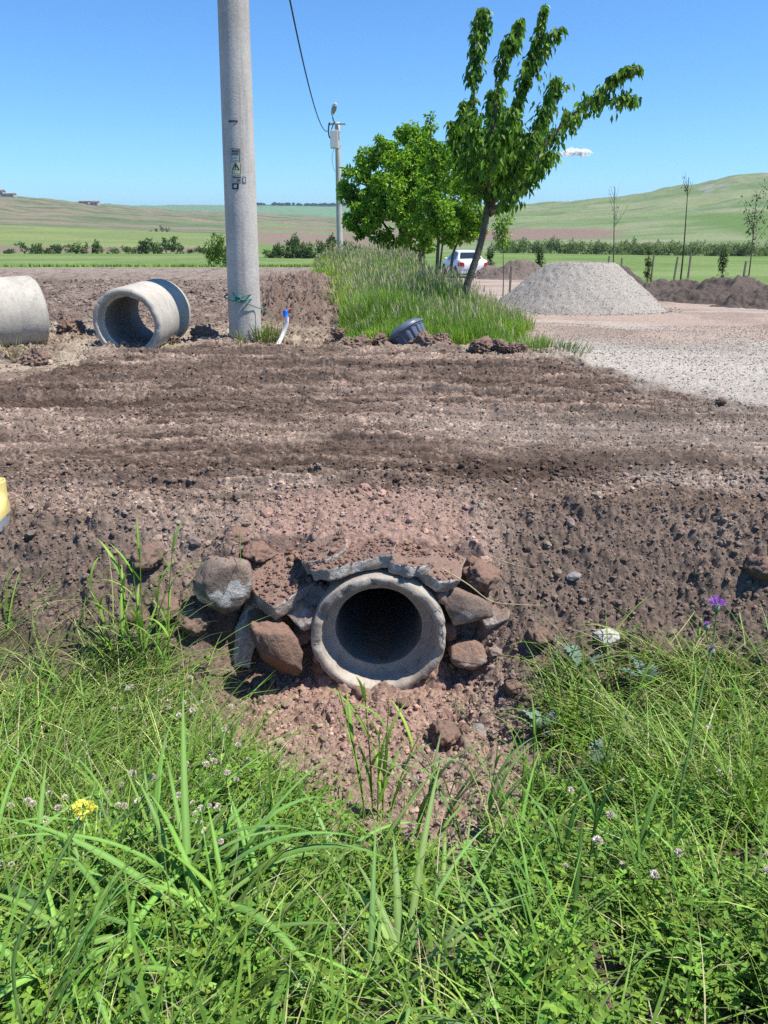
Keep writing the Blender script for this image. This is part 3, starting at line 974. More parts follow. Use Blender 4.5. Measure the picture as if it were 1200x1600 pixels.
# ------------------------------------------------------------------ stones and slabs around the culvert mouth
rock('boulder', at(350, 910, 3.80), (.165, .15, .195), 3, M['palestone2'], (.2, .3, .4), rough=.16, cuts=7, label='large rounded boulder with a pale top, left of the slabs over the culvert', cat='boulder')
rock('boulder', at(436, 1012, 3.68), (.115, .10, .275), 8, M['redstone'], (.15, -.38, .2), rough=.16, cuts=4, label='long reddish boulder leaning upright left of the culvert mouth', cat='boulder')
slab('slab', at(388, 992, 3.84), [(-.07, -.19), (.03, -.22), (.075, .05), (.06, .21), (.0, .23), (-.06, .02)], .055, 12, M['palestone'], (1.45, .20, .55), 'thin pale slab standing on edge between the two boulders')
slab('slab', at(440, 898, 3.92), [(-.22, .22), (.20, .26), (.22, -.02), (.10, -.16), (.015, -.26), (-.11, -.18), (-.20, -.06)], .115, 21, M['slab'], (.34, .05, -.1), 'dirt covered slab tipping down towards the ditch beside the boulder')
slab('slab', at(480, 943, 3.80), [(-.12, .10), (.10, .13), (.13, -.05), (.01, -.15), (-.13, -.08)], .085, 27, M['slab'], (.85, .1, -.35), 'small broken slab wedged at the upper left of the pipe rim')
slab('slab', (xat(552, 3.85, -.3), 3.86, -.275), [(-.245, -.10), (-.15, -.15), (.0, -.12), (.14, -.10), (.225, -.13), (.25, .08), (.10, .15), (-.14, .16), (-.27, .06)], .075, 33, M['slab'], (-.02, -.20, .06), 'long broken slab lying across the top of the pipe')
slab('slab', (xat(640, 3.83, -.3), 3.83, -.275), [(-.10, -.10), (.02, -.13), (.12, -.08), (.13, .12), (-.06, .17), (-.13, .06)], .065, 39, M['slab'], (.04, .10, -.1), 'short broken slab right of the long one on top of the pipe')
rock('boulder', at(724, 948, 3.86), (.18, .14, .15), 45, M['darkstone'], (.3, .5, -.3), rough=.14, cuts=11, label='dark angular boulder with grey top at the upper right of the pipe', cat='boulder')
rock('boulder', at(733, 1021, 3.78), (.125, .11, .085), 52, M['stone'], (.0, .15, .3), rough=.18, cuts=5, label='low rounded brown stone right of the pipe below the dark boulder', cat='boulder')
rock('soil_lump', at(752, 897, 3.95), (.12, .11, .09), 57, M['redstone'], (.3, .2, .8), rough=.4, cuts=3, label='reddish lump of soil above the dark boulder right of the pipe', cat='soil lump')
rock('soil_lump', at(675, 900, 3.93), (.10, .10, .07), 58, M['redstone'], (.1, .2, .1), rough=.45, cuts=3, label='reddish lump of soil between the short slab and the dark boulder', cat='soil lump')
rock('soil_lump', at(371, 838, 4.12), (.085, .08, .055), 59, M['redstone'], (0, 0, .8), rough=.3, cuts=3, label='reddish lump of soil behind the large rounded boulder', cat='soil lump')
rock('soil_lump', at(402, 862, 4.05), (.10, .10, .05), 60, M['redstone'], (0, .1, .2), rough=.4, cuts=3, label='flat reddish lump of soil just right of the rounded boulder', cat='soil lump')
rock('stone', at(402, 935, 3.86), (.085, .08, .075), 101, M['darkstone'], (.2, .1, .5), rough=.12, cuts=12, label='angular stone wedged between the rounded boulder and the tipping slab', cat='stone')
rock('stone', at(690, 925, 3.84), (.075, .08, .06), 102, M['stone'], (.4, .3, .2), rough=.12, cuts=12, label='angular stone wedged between the pipe rim and the dark boulder', cat='stone')
rock('stone', at(470, 985, 3.92), (.07, .08, .10), 103, M['darkstone'], (.1, .2, .9), rough=.12, cuts=11, label='dark angular stone in the hollow left of the pipe rim', cat='stone')
rock('stone', at(700, 985, 3.86), (.06, .07, .07), 104, M['redstone'], (.3, .2, .4), rough=.16, cuts=10, label='small reddish stone in the gap between the two stones right of the pipe', cat='stone')
slab('slab', (xat(690, 3.86, -.3), 3.86, -.345), [(-.11, -.10), (.03, -.15), (.13, -.06), (.12, .14), (-.08, .15)], .085, 111, M['slab'], (.22, .34, -.25), 'broken slab tipping down to the right off the top of the pipe')
slab('slab', at(412, 955, 3.88), [(-.09, .10), (.10, .12), (.11, -.05), (.0, -.15), (-.10, -.06)], .09, 113, M['slab'], (.72, -.15, .35), 'broken slab under the tipping slab, next to the rounded boulder')
slab('slab', (xat(505, 3.93, -.3), 3.92, -.265), [(-.14, -.09), (.0, -.14), (.12, -.10), (.15, .10), (-.12, .12)], .085, 117, M['slab'], (.10, -.30, .2), 'broken slab between the tipping slab and the long slab over the pipe')
slab('slab', at(770, 945, 3.92), [(-.08, .12), (.08, .10), (.12, -.04), (.02, -.14), (-.10, -.08)], .08, 119, M['slab'], (.80, .25, -.4), 'broken slab leaning on the soil right of the dark boulder')
q = at(692, 1143, 3.18)
rock('soil_clod', (q.x, q.y, G(q.x, q.y) + .045), (.085, .075, .07), 61, M['clod'], (0, 0, .4), rough=.55, cuts=2, label='biggest crumbly clod below the hollow right of the pipe', cat='clod')
for (px, py, Y, sx, sd, mt, lb) in [
        (752, 1103, 3.28, .050, 62, 'graystone', 'small grey stone in the loose soil right of the pipe'),
        (726, 1130, 3.22, .042, 63, 'clod', 'brown clod beside the small grey stone below the pipe'),
        (666, 1122, 3.32, .05, 64, 'clod', 'clod lying at the edge of the hollow below the pipe'),
        (578, 1186, 2.95, .05, 65, 'clod', 'clod behind the tall grass in front of the pipe'),
        (948, 972, 3.74, .085, 66, 'palestone', 'white stone at the top of the grass right of the ditch'),
        (232, 893, 3.98, .10, 67, 'clod', 'brown stone left of the large boulder among the grass tips'),
        (258, 965, 3.78, .10, 68, 'clod', 'dark clod at the slope foot left of the boulder'),
        (300, 985, 3.74, .10, 69, 'clod', 'dark clod on the slope just below the boulder'),
        (210, 965, 3.74, .06, 78, 'clod', 'small clod at the grass edge left of the ditch'),
        (845, 1000, 3.70, .08, 70, 'clod', 'clod on the slope right of the culvert'),
        (800, 1060, 3.5, .06, 71, 'clod', 'clod at the grass edge right of the culvert'),
        (1184, 920, 3.95, .09, 72, 'clod', 'large dark clod near the right picture edge'),
        (898, 878, 4.05, .05, 73, 'graystone', 'flat grey stone on the slope above the white stone'),
        (560, 1085, 3.6, .05, 74, 'redstone', 'reddish clod at the foot of the pipe rim'),
        (630, 1096, 3.52, .04, 75, 'clod', 'small clod under the middle of the pipe rim')]:
    c = at(px, py, Y)
    k = G(c.x, c.y)
    flat = .45 if sd in (66, 73) else .75
    rock('stone' if 'stone' in lb else 'soil_clod', (c.x, c.y, k + sx * flat * .55), (sx, sx * .9, sx * flat), sd, M[mt], (.1, .1, sd), sub=4 if sx > .06 else 3, rough=.4 if mt == 'clod' else .2,
         cuts=4, label=lb, cat='stone' if 'stone' in lb else 'clod')
for (px, Y, sx, sd, lb) in [
        (116, 11.6, .10, 80, 'single dark clod on the bare field behind the two concrete pipes'),
        (112, 10.15, .20, 81, 'dark clod between the two concrete pipes'),
        (322, 9.95, .17, 82, 'brown clod between the concrete pipe and the pole foot'),
        (60, 8.35, .15, 83, 'dark clod in front of the left concrete pipe'),
        (268, 9.60, .12, 84, 'clod against the right side of the open concrete pipe'),
        (562, 9.35, .17, 85, 'dark clod on the verge left of the plastic bucket'),
        (592, 9.35, .13, 86, 'brown clod on the verge nearest the left of the bucket'),
        (662, 9.20, .19, 87, 'tall clod heaped against the front of the bucket'),
        (690, 9.20, .11, 88, 'clod on the verge just right of the bucket'),
        (752, 8.85, .15, 89, 'clod at the left end of the row where grass meets gravel'),
        (780, 8.82, .12, 90, 'clod in the middle of the row where grass meets gravel'),
        (805, 8.80, .12, 91, 'clod at the right end of the row where grass meets gravel'),
        (530, 9.5, .10, 92, 'small clod on the verge right of the hose'),
        (1128, 6.75, .05, 93, 'small dark clod where dirt road meets pale gravel')]:
    x = xat(px, Y)
    k = G(x, Y)
    rock('soil_clod', (x, Y, k + sx * .35), (sx, sx * .85, sx * .66), sd, M['clod'], (.1, .1, sd), sub=5, rough=.60, cuts=4, label=lb, cat='clod')

# ------------------------------------------------------------------ poles, cable, rope, hose, bucket, boot
def near_pole():
    Y = 9.7; x = xat(383, Y, .05)
    z0 = G(x, Y, False) - .3
    root = empty('utility_pole', (x, Y, z0))
    root.rotation_euler = (0, math.radians(1.8), 0)
    tag(root, 'thick round concrete pole with small stickers, cut by the top of the picture', 'utility pole')
    H = 9.4
    prof = [(.208 - .0090 * z, z) for z in np.linspace(0, H, 40)]
    bm = lathe_bm(prof, 64, .003, 2, cap=True)
    bmesh.ops.rotate(bm, cent=(0, 0, 0), matrix=Matrix.Rotation(math.pi / 2, 3, 'X'), verts=bm.verts)
    from_bm('shaft', bm, M['pole'], root)
    def patch(name, px0, px1, py0, py1, mat, off):
        # small curved sheet on the front of the shaft (positions measured on the pole itself)
        def loc(px, py):
            zz = at(px, py, Y - .19).z - z0
            r = .208 - .0090 * zz
            cx = at(px, py, Y).x - at(363 + (py / 510) * 20, py, Y).x
            a = math.asin(max(-.95, min(.95, cx / r)))
            return a, zz, r
        a = Acc()
        n = 8
        V = []
        for (py) in (py0, py1):
            for i in range(n + 1):
                an, zz, r = loc(px0 + (px1 - px0) * i / n, py)
                V.append(((r + off) * math.sin(an), -(r + off) * math.cos(an), zz))
        a.add(V, [[n + 1 + i, n + 2 + i, i + 1, i] for i in range(n)])
        return a.build(name, mat, root)
    patch('metal_tag', 361, 375, 187.5, 191, M['ink'], .004)
    s = patch('sticker', 363.4, 378.6, 232, 253, M['sticker_grey'], .004)
    s['label'] = 'grey sticker with rows of small lettering'
    for k, (y0, y1, xa, xb) in enumerate([(234.5, 238, 366, 377), (239.5, 241.5, 365, 376.5), (243.5, 245.5, 367, 375), (248, 250.3, 367, 376.5)]):
        patch('lettering', xa, xb, y0, y1, M['ink'] if k < 2 else M['steel'], .0055)
    patch('border', 377.7, 378.7, 232.5, 253, M['ink'], .0056)
    patch('border', 364, 378, 231.8, 232.8, M['ink'], .0056)
    s = patch('sticker', 364.2, 380.4, 253.6, 273.4, M['sticker_yellow'], .004)
    s['label'] = 'yellowish warning sticker with a triangle'
    # triangle outline and lightning mark
    def line(p0, p1, w):
        n = 10
        for i in range(n):
            t0, t1 = i / n, (i + 1) / n
            xa, xb = p0[0] + (p1[0] - p0[0]) * t0, p0[0] + (p1[0] - p0[0]) * t1
            ya, yb = p0[1] + (p1[1] - p0[1]) * t0, p0[1] + (p1[1] - p0[1]) * t1
            segs.append((min(xa, xb) - w / 2, max(xa, xb) + w / 2, min(ya, yb) - w / 2, max(ya, yb) + w / 2))
    for nm, lines in (('triangle', [((372, 254.6), (367.4, 265), .9), ((372, 254.6), (377.6, 265), .9), ((367.4, 265), (377.6, 265), .8)]), ('bolt_mark', [((372.6, 257.5), (371.4, 260.3), 1.0), ((371.6, 260), (373, 260.6), .8), ((372.8, 260.6), (371.6, 263.5), .9)]),
                      ('frame_line', [((367, 266.4), (367, 271.4), .7), ((367, 271.4), (379, 271.4), .7), ((379.4, 255), (379.4, 271.4), .7)])):
        segs = []
        for l in lines: line(*l)
        objs = [patch(nm, *sg, M['ink'], .0056) for sg in segs]
        # merge the strokes of one mark into one mesh
        vs, fs = [], []
        for o in objs:
            b = len(vs)
            vs += [v.co.copy() for v in o.data.vertices]
            fs += [[b + i for i in pl.vertices] for pl in o.data.polygons]
            bpy.data.objects.remove(o)
        me = bpy.data.meshes.new(nm); me.from_pydata(vs, [], fs); me.materials.append(M['ink'])
        o = bpy.data.objects.new(nm, me); COL.objects.link(o); o.parent = root
    s = patch('sticker', 365.5, 381, 274.4, 284, M['sticker_grey'], .004)
    s['label'] = 'small grey sticker under the yellow one'
    patch('lettering', 367.5, 380, 275.8, 278, M['ink'], .0055)
    patch('lettering', 374, 379.5, 280, 282.5, M['ink'], .0055)
    s = patch('sticker', 382.3, 387, 275.4, 285.6, M['ink'], .0045); s['label'] = 'narrow upright dark edged sticker'
    patch('sticker_face', 383.2, 386.2, 276.8, 284.4, M['sticker_pale'], .0055)
    s = patch('sticker', 367, 377, 286.5, 295.6, M['sticker_black'], .004); s['label'] = 'small black square sticker'
    patch('sticker_face', 369.3, 374, 288.4, 293.4, M['sticker_pale'], .0055)
    cp = Acc()
    V, Q = tube_np(np.array([(-.0, -.1, H - .25), (0, -.35, H - .2)]), .02, 6); cp.add(V, Q)
    cp.build('hook', M['steel'], root)
    return x, Y, z0
NPX, NPY, NPZ = near_pole()

def rope():
    zc = at(382, 467, NPY - .2).z
    root = empty('rope', (NPX - .012, NPY, zc))
    tag(root, 'green rope tied round the foot of the thick concrete pole', 'rope')
    r0 = .208 - .0090 * (zc - NPZ) + .008
    for k in range(3):
        pts = []
        for i in range(49):
            a = 2 * math.pi * i / 48
            pts.append((r0 * math.cos(a), r0 * math.sin(a), .012 * (k - 1) - .03 * math.sin(a + 1.9 + .5 * k) * .9 + .004 * math.sin(5 * a + k)))
        tube_obj('loop', pts, .008, M['rope'], root, 6)
    f = -r0 - .012
    tube_obj('knot', [(-.03, f, .01), (.0, f - .02, .03), (.035, f - .01, .0), (.0, f - .02, -.03), (-.03, f, .01), (.03, f - .015, .02)], .011, M['rope'], root, 6, 30)
    tube_obj('bow', [(.0, f - .01, .0), (.07, f, .03), (.13, f + .03, .045), (.17, f + .09, .05), (.19, f + .13, .01), (.13, f + .02, -.01), (.05, f - .01, -.01), (0, f - .01, 0)], .007, M['rope'], root, 6, 30)
    tube_obj('loose_end', [(.0, f - .01, -.01), (.07, f - .005, -.03), (.15, f + .02, -.075), (.22, f + .08, -.11), (.30, f + .06, -.14), (.42, f + .04, -.24)], .006, M['rope'], root, 6, 30)
    tube_obj('loose_end', [(.0, f - .01, 0), (-.05, f - .02, .06), (-.03, f - .03, .09), (-.005, f - .02, .04)], .006, M['rope'], root, 6, 20)
rope()

def far_pole():
    Y = 50.0; x = xat(531.5, Y, -1); z0 = at(531.5, 404, Y).z - .6
    root = empty('utility_pole', (x, Y, z0))
    tag(root, 'slim concrete pole with a lamp and a grey box, standing behind the grass', 'utility pole')
    H = at(528, 191, Y).z - z0
    bm = lathe_bm([(.20 - .006 * z, z) for z in np.linspace(0, H, 10)], 24, 0, 0, cap=True)
    bmesh.ops.rotate(bm, cent=(0, 0, 0), matrix=Matrix.Rotation(math.pi / 2, 3, 'X'), verts=bm.verts)
    from_bm('shaft', bm, M['pole'], root)
    bm = bmesh.new(); box_bm(bm, .0, -.2, H - .12, 1.05, .10, .10, .02, Matrix.Rotation(-.06, 4, 'Z')); from_bm('crossarm', bm, M['steel'], root, smooth=False)
    bm = bmesh.new(); box_bm(bm, -.18, -.28, H - .95, .48, .36, 1.0, .03); bx = from_bm('junction_box', bm, M['boxgrey'], root, smooth=False)
    bm = bmesh.new(); box_bm(bm, -.20, -.466, H - .95, .40, .012, .90, .004); from_bm('box_door', bm, M['boxgrey'], bx, smooth=False)
    for zz in (-.55, -1.3):
        bm = lathe_bm([(.215, -.02), (.215, .02)], 24); bmesh.ops.rotate(bm, cent=(0, 0, 0), matrix=Matrix.Rotation(math.pi / 2, 3, 'X'), verts=bm.verts)
        bmesh.ops.translate(bm, vec=(0, 0, H + zz), verts=bm.verts); from_bm('strap', bm, M['steel'], root)
    tube_obj('lamp_bracket', [(-.1, -.2, H - .1), (-.22, -.25, H + .1), (-.25, -.4, H + .25)], .035, M['darkplastic'], root, 8, 12)
    # lamp head, elongated drop pointing up and away
    bm = bmesh.new(); bmesh.ops.create_icosphere(bm, subdivisions=3, radius=1)
    for v in bm.verts:
        k = .65 + .35 * (v.co.z * .5 + .5)
        v.co = Vector((v.co.x * .19 * k, v.co.y * .13 * k, v.co.z * .40))
    lh = from_bm('lamp_head', bm, M['boxgrey'], root, loc=(-.16, -.55, H + .62)); lh.rotation_euler = (.5, .42, 0)
    bm = bmesh.new(); bmesh.ops.create_uvsphere(bm, u_segments=16, v_segments=8, radius=1); bmesh.ops.scale(bm, vec=(.13, .06, .25), verts=bm.verts)
    from_bm('lens', bm, M['lens'], lh, loc=(.03, -.09, .05))
    tube_obj('cable_loop', [(-.45, -.25, H - .05), (-.52, -.3, H - .4), (-.50, -.32, H - .75), (-.42, -.32, H - .9)], .045, M['wire'], root, 6, 14)
    tube_obj('cable_loop', [(-.2, -.3, H - .05), (-.28, -.35, H - .3), (-.35, -.35, H - .45)], .03, M['wire'], root, 6, 14)
    tube_obj('thin_wire', [(-.2, -.3, H - 1.45), (-.34, -.3, H - 1.9), (-.30, -.2, H - 2.4), (-.2, -.05, H - 2.7)], .012, M['wire'], root, 5, 14)
    return x, Y, z0 + H
FX, FY_, FZ = far_pole()
# cable from the far pole to the top of the near one
A = Vector((FX - .48, FY_ - .3, FZ - .42)); B = Vector((NPX - .1, NPY - .2, NPZ + 9.15))
pts = []
for i in range(61):
    t = i / 60
    q = A.lerp(B, t); q.z -= 4 * 2.05 * t * (1 - t)
    pts.append(q)
tag(tube_obj('overhead_cable', pts, .022, M['wire'], None, 6), 'dark sagging cable running from the slim pole up out of the picture', 'cable')

def hose():
    P = [at(432, 541, 9.50), at(442, 522, 9.6), at(448, 504, 9.62), at(446.5, 491, 9.60)]
    P[0].z = G(P[0].x, P[0].y) - .05
    root = empty('hose', P[0])
    tag(root, 'white plastic hose sticking out of the soil with a blue cap', 'hose')
    L = [q - P[0] for q in P]
    tube_obj('hose_pipe', L, .028, M['hose'], root, 12, 24)
    d = (L[-1] - L[-2]).normalized()
    tube_obj('cap', [L[-1] - d * .03, L[-1] + d * .045, L[-1] + d * .055], [.033, .033, .027], M['blue'], root, 14)
    tag(tube_obj('cord', [at(448, 488, 9.62), at(452, 483, 9.63), at(455, 482, 9.65)], .008, M['orange'], None, 6, 12), 'short orange cord end behind the blue hose cap', 'cord')
hose()

def bucket():
    root = empty('bucket', at(641, 528, 9.42))
    tag(root, 'dark blue grey ribbed plastic bucket lying tilted in the soil at the grass edge', 'bucket')
    root.rotation_euler = (math.radians(-16), math.radians(-34), .0)
    bm = bmesh.new()
    prof = [(.165, -.24), (.17, -.20), (.20, .0), (.215, .07), (.235, .075), (.238, .10), (.235, .13), (.19, .165), (.12, .185), (0.001, .19)]
    seg = 96; rings = []
    for k, (r, z) in enumerate(prof):
        ring = []
        for i in range(seg):
            a = 2 * math.pi * i / seg
            rib = .016 if (1 <= k <= 3 and i % 6 < 3) else 0
            ring.append(bm.verts.new(((r + rib) * math.cos(a), (r + rib) * math.sin(a), z)))
        rings.append(ring)
    for a, b in zip(rings[:-1], rings[1:]):
        for i in range(seg): bm.faces.new((a[i], a[(i + 1) % seg], b[(i + 1) % seg], b[i]))
    o = from_bm('bucket_body', bm, M['bucket'], root, smooth=False)
    bm = lathe_bm([(.232, -.012), (.25, -.012), (.252, .012), (.232, .014)], 64)
    bmesh.ops.rotate(bm, cent=(0, 0, 0), matrix=Matrix.Rotation(math.pi / 2, 3, 'X'), verts=bm.verts)
    from_bm('rim', bm, M['bucket'], root, loc=(0, 0, .10))
bucket()

def boot():
    # toe points to the right; only the toe reaches into the picture
    Y = 4.18
    toe = at(17, 826, Y)
    g = G(toe.x - .05, Y, False)
    root = empty('work_boot', (toe.x - .122, Y + .17, G(toe.x - .12, Y + .12, False) - .012), math.radians(-84))
    tag(root, 'yellow boot with grey sole, only its right side showing at the left edge', 'boot')
    # rings from sole to shaft top, then down inside the open shaft
    rings_ = [(.045, .10, .175, .056), (.07, .098, .172, .057), (.095, .088, .158, .056), (.118, .065, .13, .053), (.14, .025, .088, .048), (.165, -.003, .064, .043), (.20, -.014, .056, .041), (.245, -.018, .057, .043), (.255, -.018, .056, .042),
              (.255, -.018, .050, .036), (.22, -.016, .049, .034), (.16, -.01, .045, .03)]
    bm = bmesh.new(); rings = []
    for (z, cx, rx, ry) in rings_:
        ring = []
        for i in range(28):
            a = 2 * math.pi * i / 28
            ca, sa = math.cos(a), math.sin(a)
            k = 1 + .012 * mnoise.noise(Vector((ca * 3, sa * 3, z * 18)))
            ring.append(bm.verts.new((cx + rx * k * ca, ry * k * math.copysign(abs(sa) ** .8, sa) * (1 - .12 * (ca < -.3)), z)))
        rings.append(ring)
    for a, b in zip(rings[:-1], rings[1:]):
        for i in range(28): bm.faces.new((a[i], a[(i + 1) % 28], b[(i + 1) % 28], b[i]))
    bm.faces.new(rings[0][::-1]); bm.faces.new(rings[-1])
    bmesh.ops.recalc_face_normals(bm, faces=bm.faces)
    from_bm('upper', bm, M['bootyellow'], root)
    bm = bmesh.new()
    out = []
    for i in range(40):
        a = 2 * math.pi * i / 40
        x = .10 + .185 * math.cos(a); w = .058 * (1 + .1 * math.cos(a))
        out.append((x, w * math.copysign(abs(math.sin(a)) ** .6, math.sin(a))))
    lo = [bm.verts.new((x, y, 0)) for x, y in out]; hi = [bm.verts.new((x * .985 + .001, y * .97, .062)) for x, y in out]
    for i in range(40): bm.faces.new((lo[i], lo[(i + 1) % 40], hi[(i + 1) % 40], hi[i]))
    bm.faces.new(lo[::-1]); bm.faces.new(hi)
    from_bm('sole', bm, M['bootsole'], root, smooth=False)
boot()

# ------------------------------------------------------------------ gravel pile and soil mounds
def mound(name, loc, rx, ry, h, flat, mat, seed, lump, label, cat, col=None, n=150, rz=0.0, crumb=0.0):
    u = np.linspace(-1.15, 1.15, n)
    Xg, Yg = np.meshgrid(u, u)
    r = np.hypot(Xg, Yg)
    rr = r + (fbm(Xg * 2 + seed, Yg * 2, seed, 3) - .5) * (.16 if lump else .06)
    prof = np.clip((1 - rr) / (1 - flat), 0, 1)
    prof = prof - .5 * .06 * (1 - np.cos(np.clip(prof, 0, 1) * 2 * np.pi)) * 0
    k = 0.10 if lump else .035
    prof = np.where(prof > 1 - k, 1 - k + k * ss(0, 2, (prof - 1 + k) / k) * .9, prof)
    Xw, Yw = Xg * rx, Yg * ry
    Z = prof * h
    if lump: Z = Z + ss(0, .15, prof) * (lumps(Xw, Yw, .34, seed, .4) * .34 * lump * .4 + lumps(Xw, Yw, .14, seed + 9, .7) * .14 * lump * .8 + (fbm(Xw * 2, Yw * 2, seed + 3, 5) - .5) * .42 * lump + (fbm(Xw * 9, Yw * 9, seed + 4, 3) - .5) * .12 * lump)
    else: Z = Z + ss(0, .1, prof) * ((fbm(Xw * 12, Yw * 12, seed + 3, 3) - .5) * .04 + (fbm(Xw * 1.4, Yw * 1.4, seed + 5, 3) - .5) * .06)
    c, s = math.cos(rz), math.sin(rz)
    wx, wy = loc[0] + Xw * c - Yw * s, loc[1] + Xw * s + Yw * c
    base = height(wx, wy, False)
    V = np.stack([Xw * c - Yw * s, Xw * s + Yw * c, base + Z - .04 - .06 * (prof <= 0) - loc[2]], -1).reshape(-1, 3)
    i = np.arange(n * n).reshape(n, n)
    Q = np.stack([i[:-1, :-1], i[:-1, 1:], i[1:, 1:], i[1:, :-1]], -1).reshape(-1, 4)
    keep = prof.reshape(-1)[Q].max(1) > 0
    Cc = None
    if col is not None:
        m = fbm(Xw * 1.5, Yw * 1.5, seed + 11, 4).reshape(-1, 1)
        Cc = np.asarray(col) * (.75 + .5 * m)
    o = mesh_np(name, V, quads=Q[keep], mat=mat, col=Cc, smooth=True)
    o.location = loc
    tag(o, label, cat)
    return o

Yp = 17.2
mound('gravel_pile', (xat(902, Yp, -.3), Yp, -.35), 1.97, 1.9, 1.06, .37, M['gravel'], 5, 0, 'pale grey gravel pile with a flat top on the yard', 'gravel pile', n=200)
DS = (.108, .088, .077)
mound('soil_mound', (xat(966, 24.5), 24.5, -.6), 1.2, 1.3, .90, .12, M['ground'], 11, .7, 'dark soil mound directly right of the gravel pile top', 'soil mound', DS)
mound('soil_mound', (xat(1052, 23.2), 23.2, -.6), 2.4, 1.3, .44, .15, M['ground'], 13, .8, 'low dark soil mound between two taller ones on the yard edge', 'soil mound', DS)
mound('soil_mound', (xat(1142, 20.4), 20.4, -.5), 2.25, 1.4, .66, .12, M['ground'], 17, .8, 'tallest long dark soil mound near the right picture edge', 'soil mound', DS)
mound('soil_mound', (xat(1222, 18.6), 18.6, -.4), 1.7, 1.2, .46, .1, M['ground'], 19, .8, 'dark soil mound cut by the right picture edge', 'soil mound', DS)
mound('soil_mound', (xat(812, 41), 41, -1.3), 2.3, 1.6, .98, .14, M['ground'], 23, .7, 'grey brown soil mound behind the leaf sapling and right of the car', 'soil mound', (.165, .135, .118))
mound('soil_mound', (xat(772, 43), 43, -1.3), 1.3, 1.3, .75, .14, M['ground'], 29, .7, 'soil mound partly hidden by the tail of the white car', 'soil mound', (.19, .155, .135))

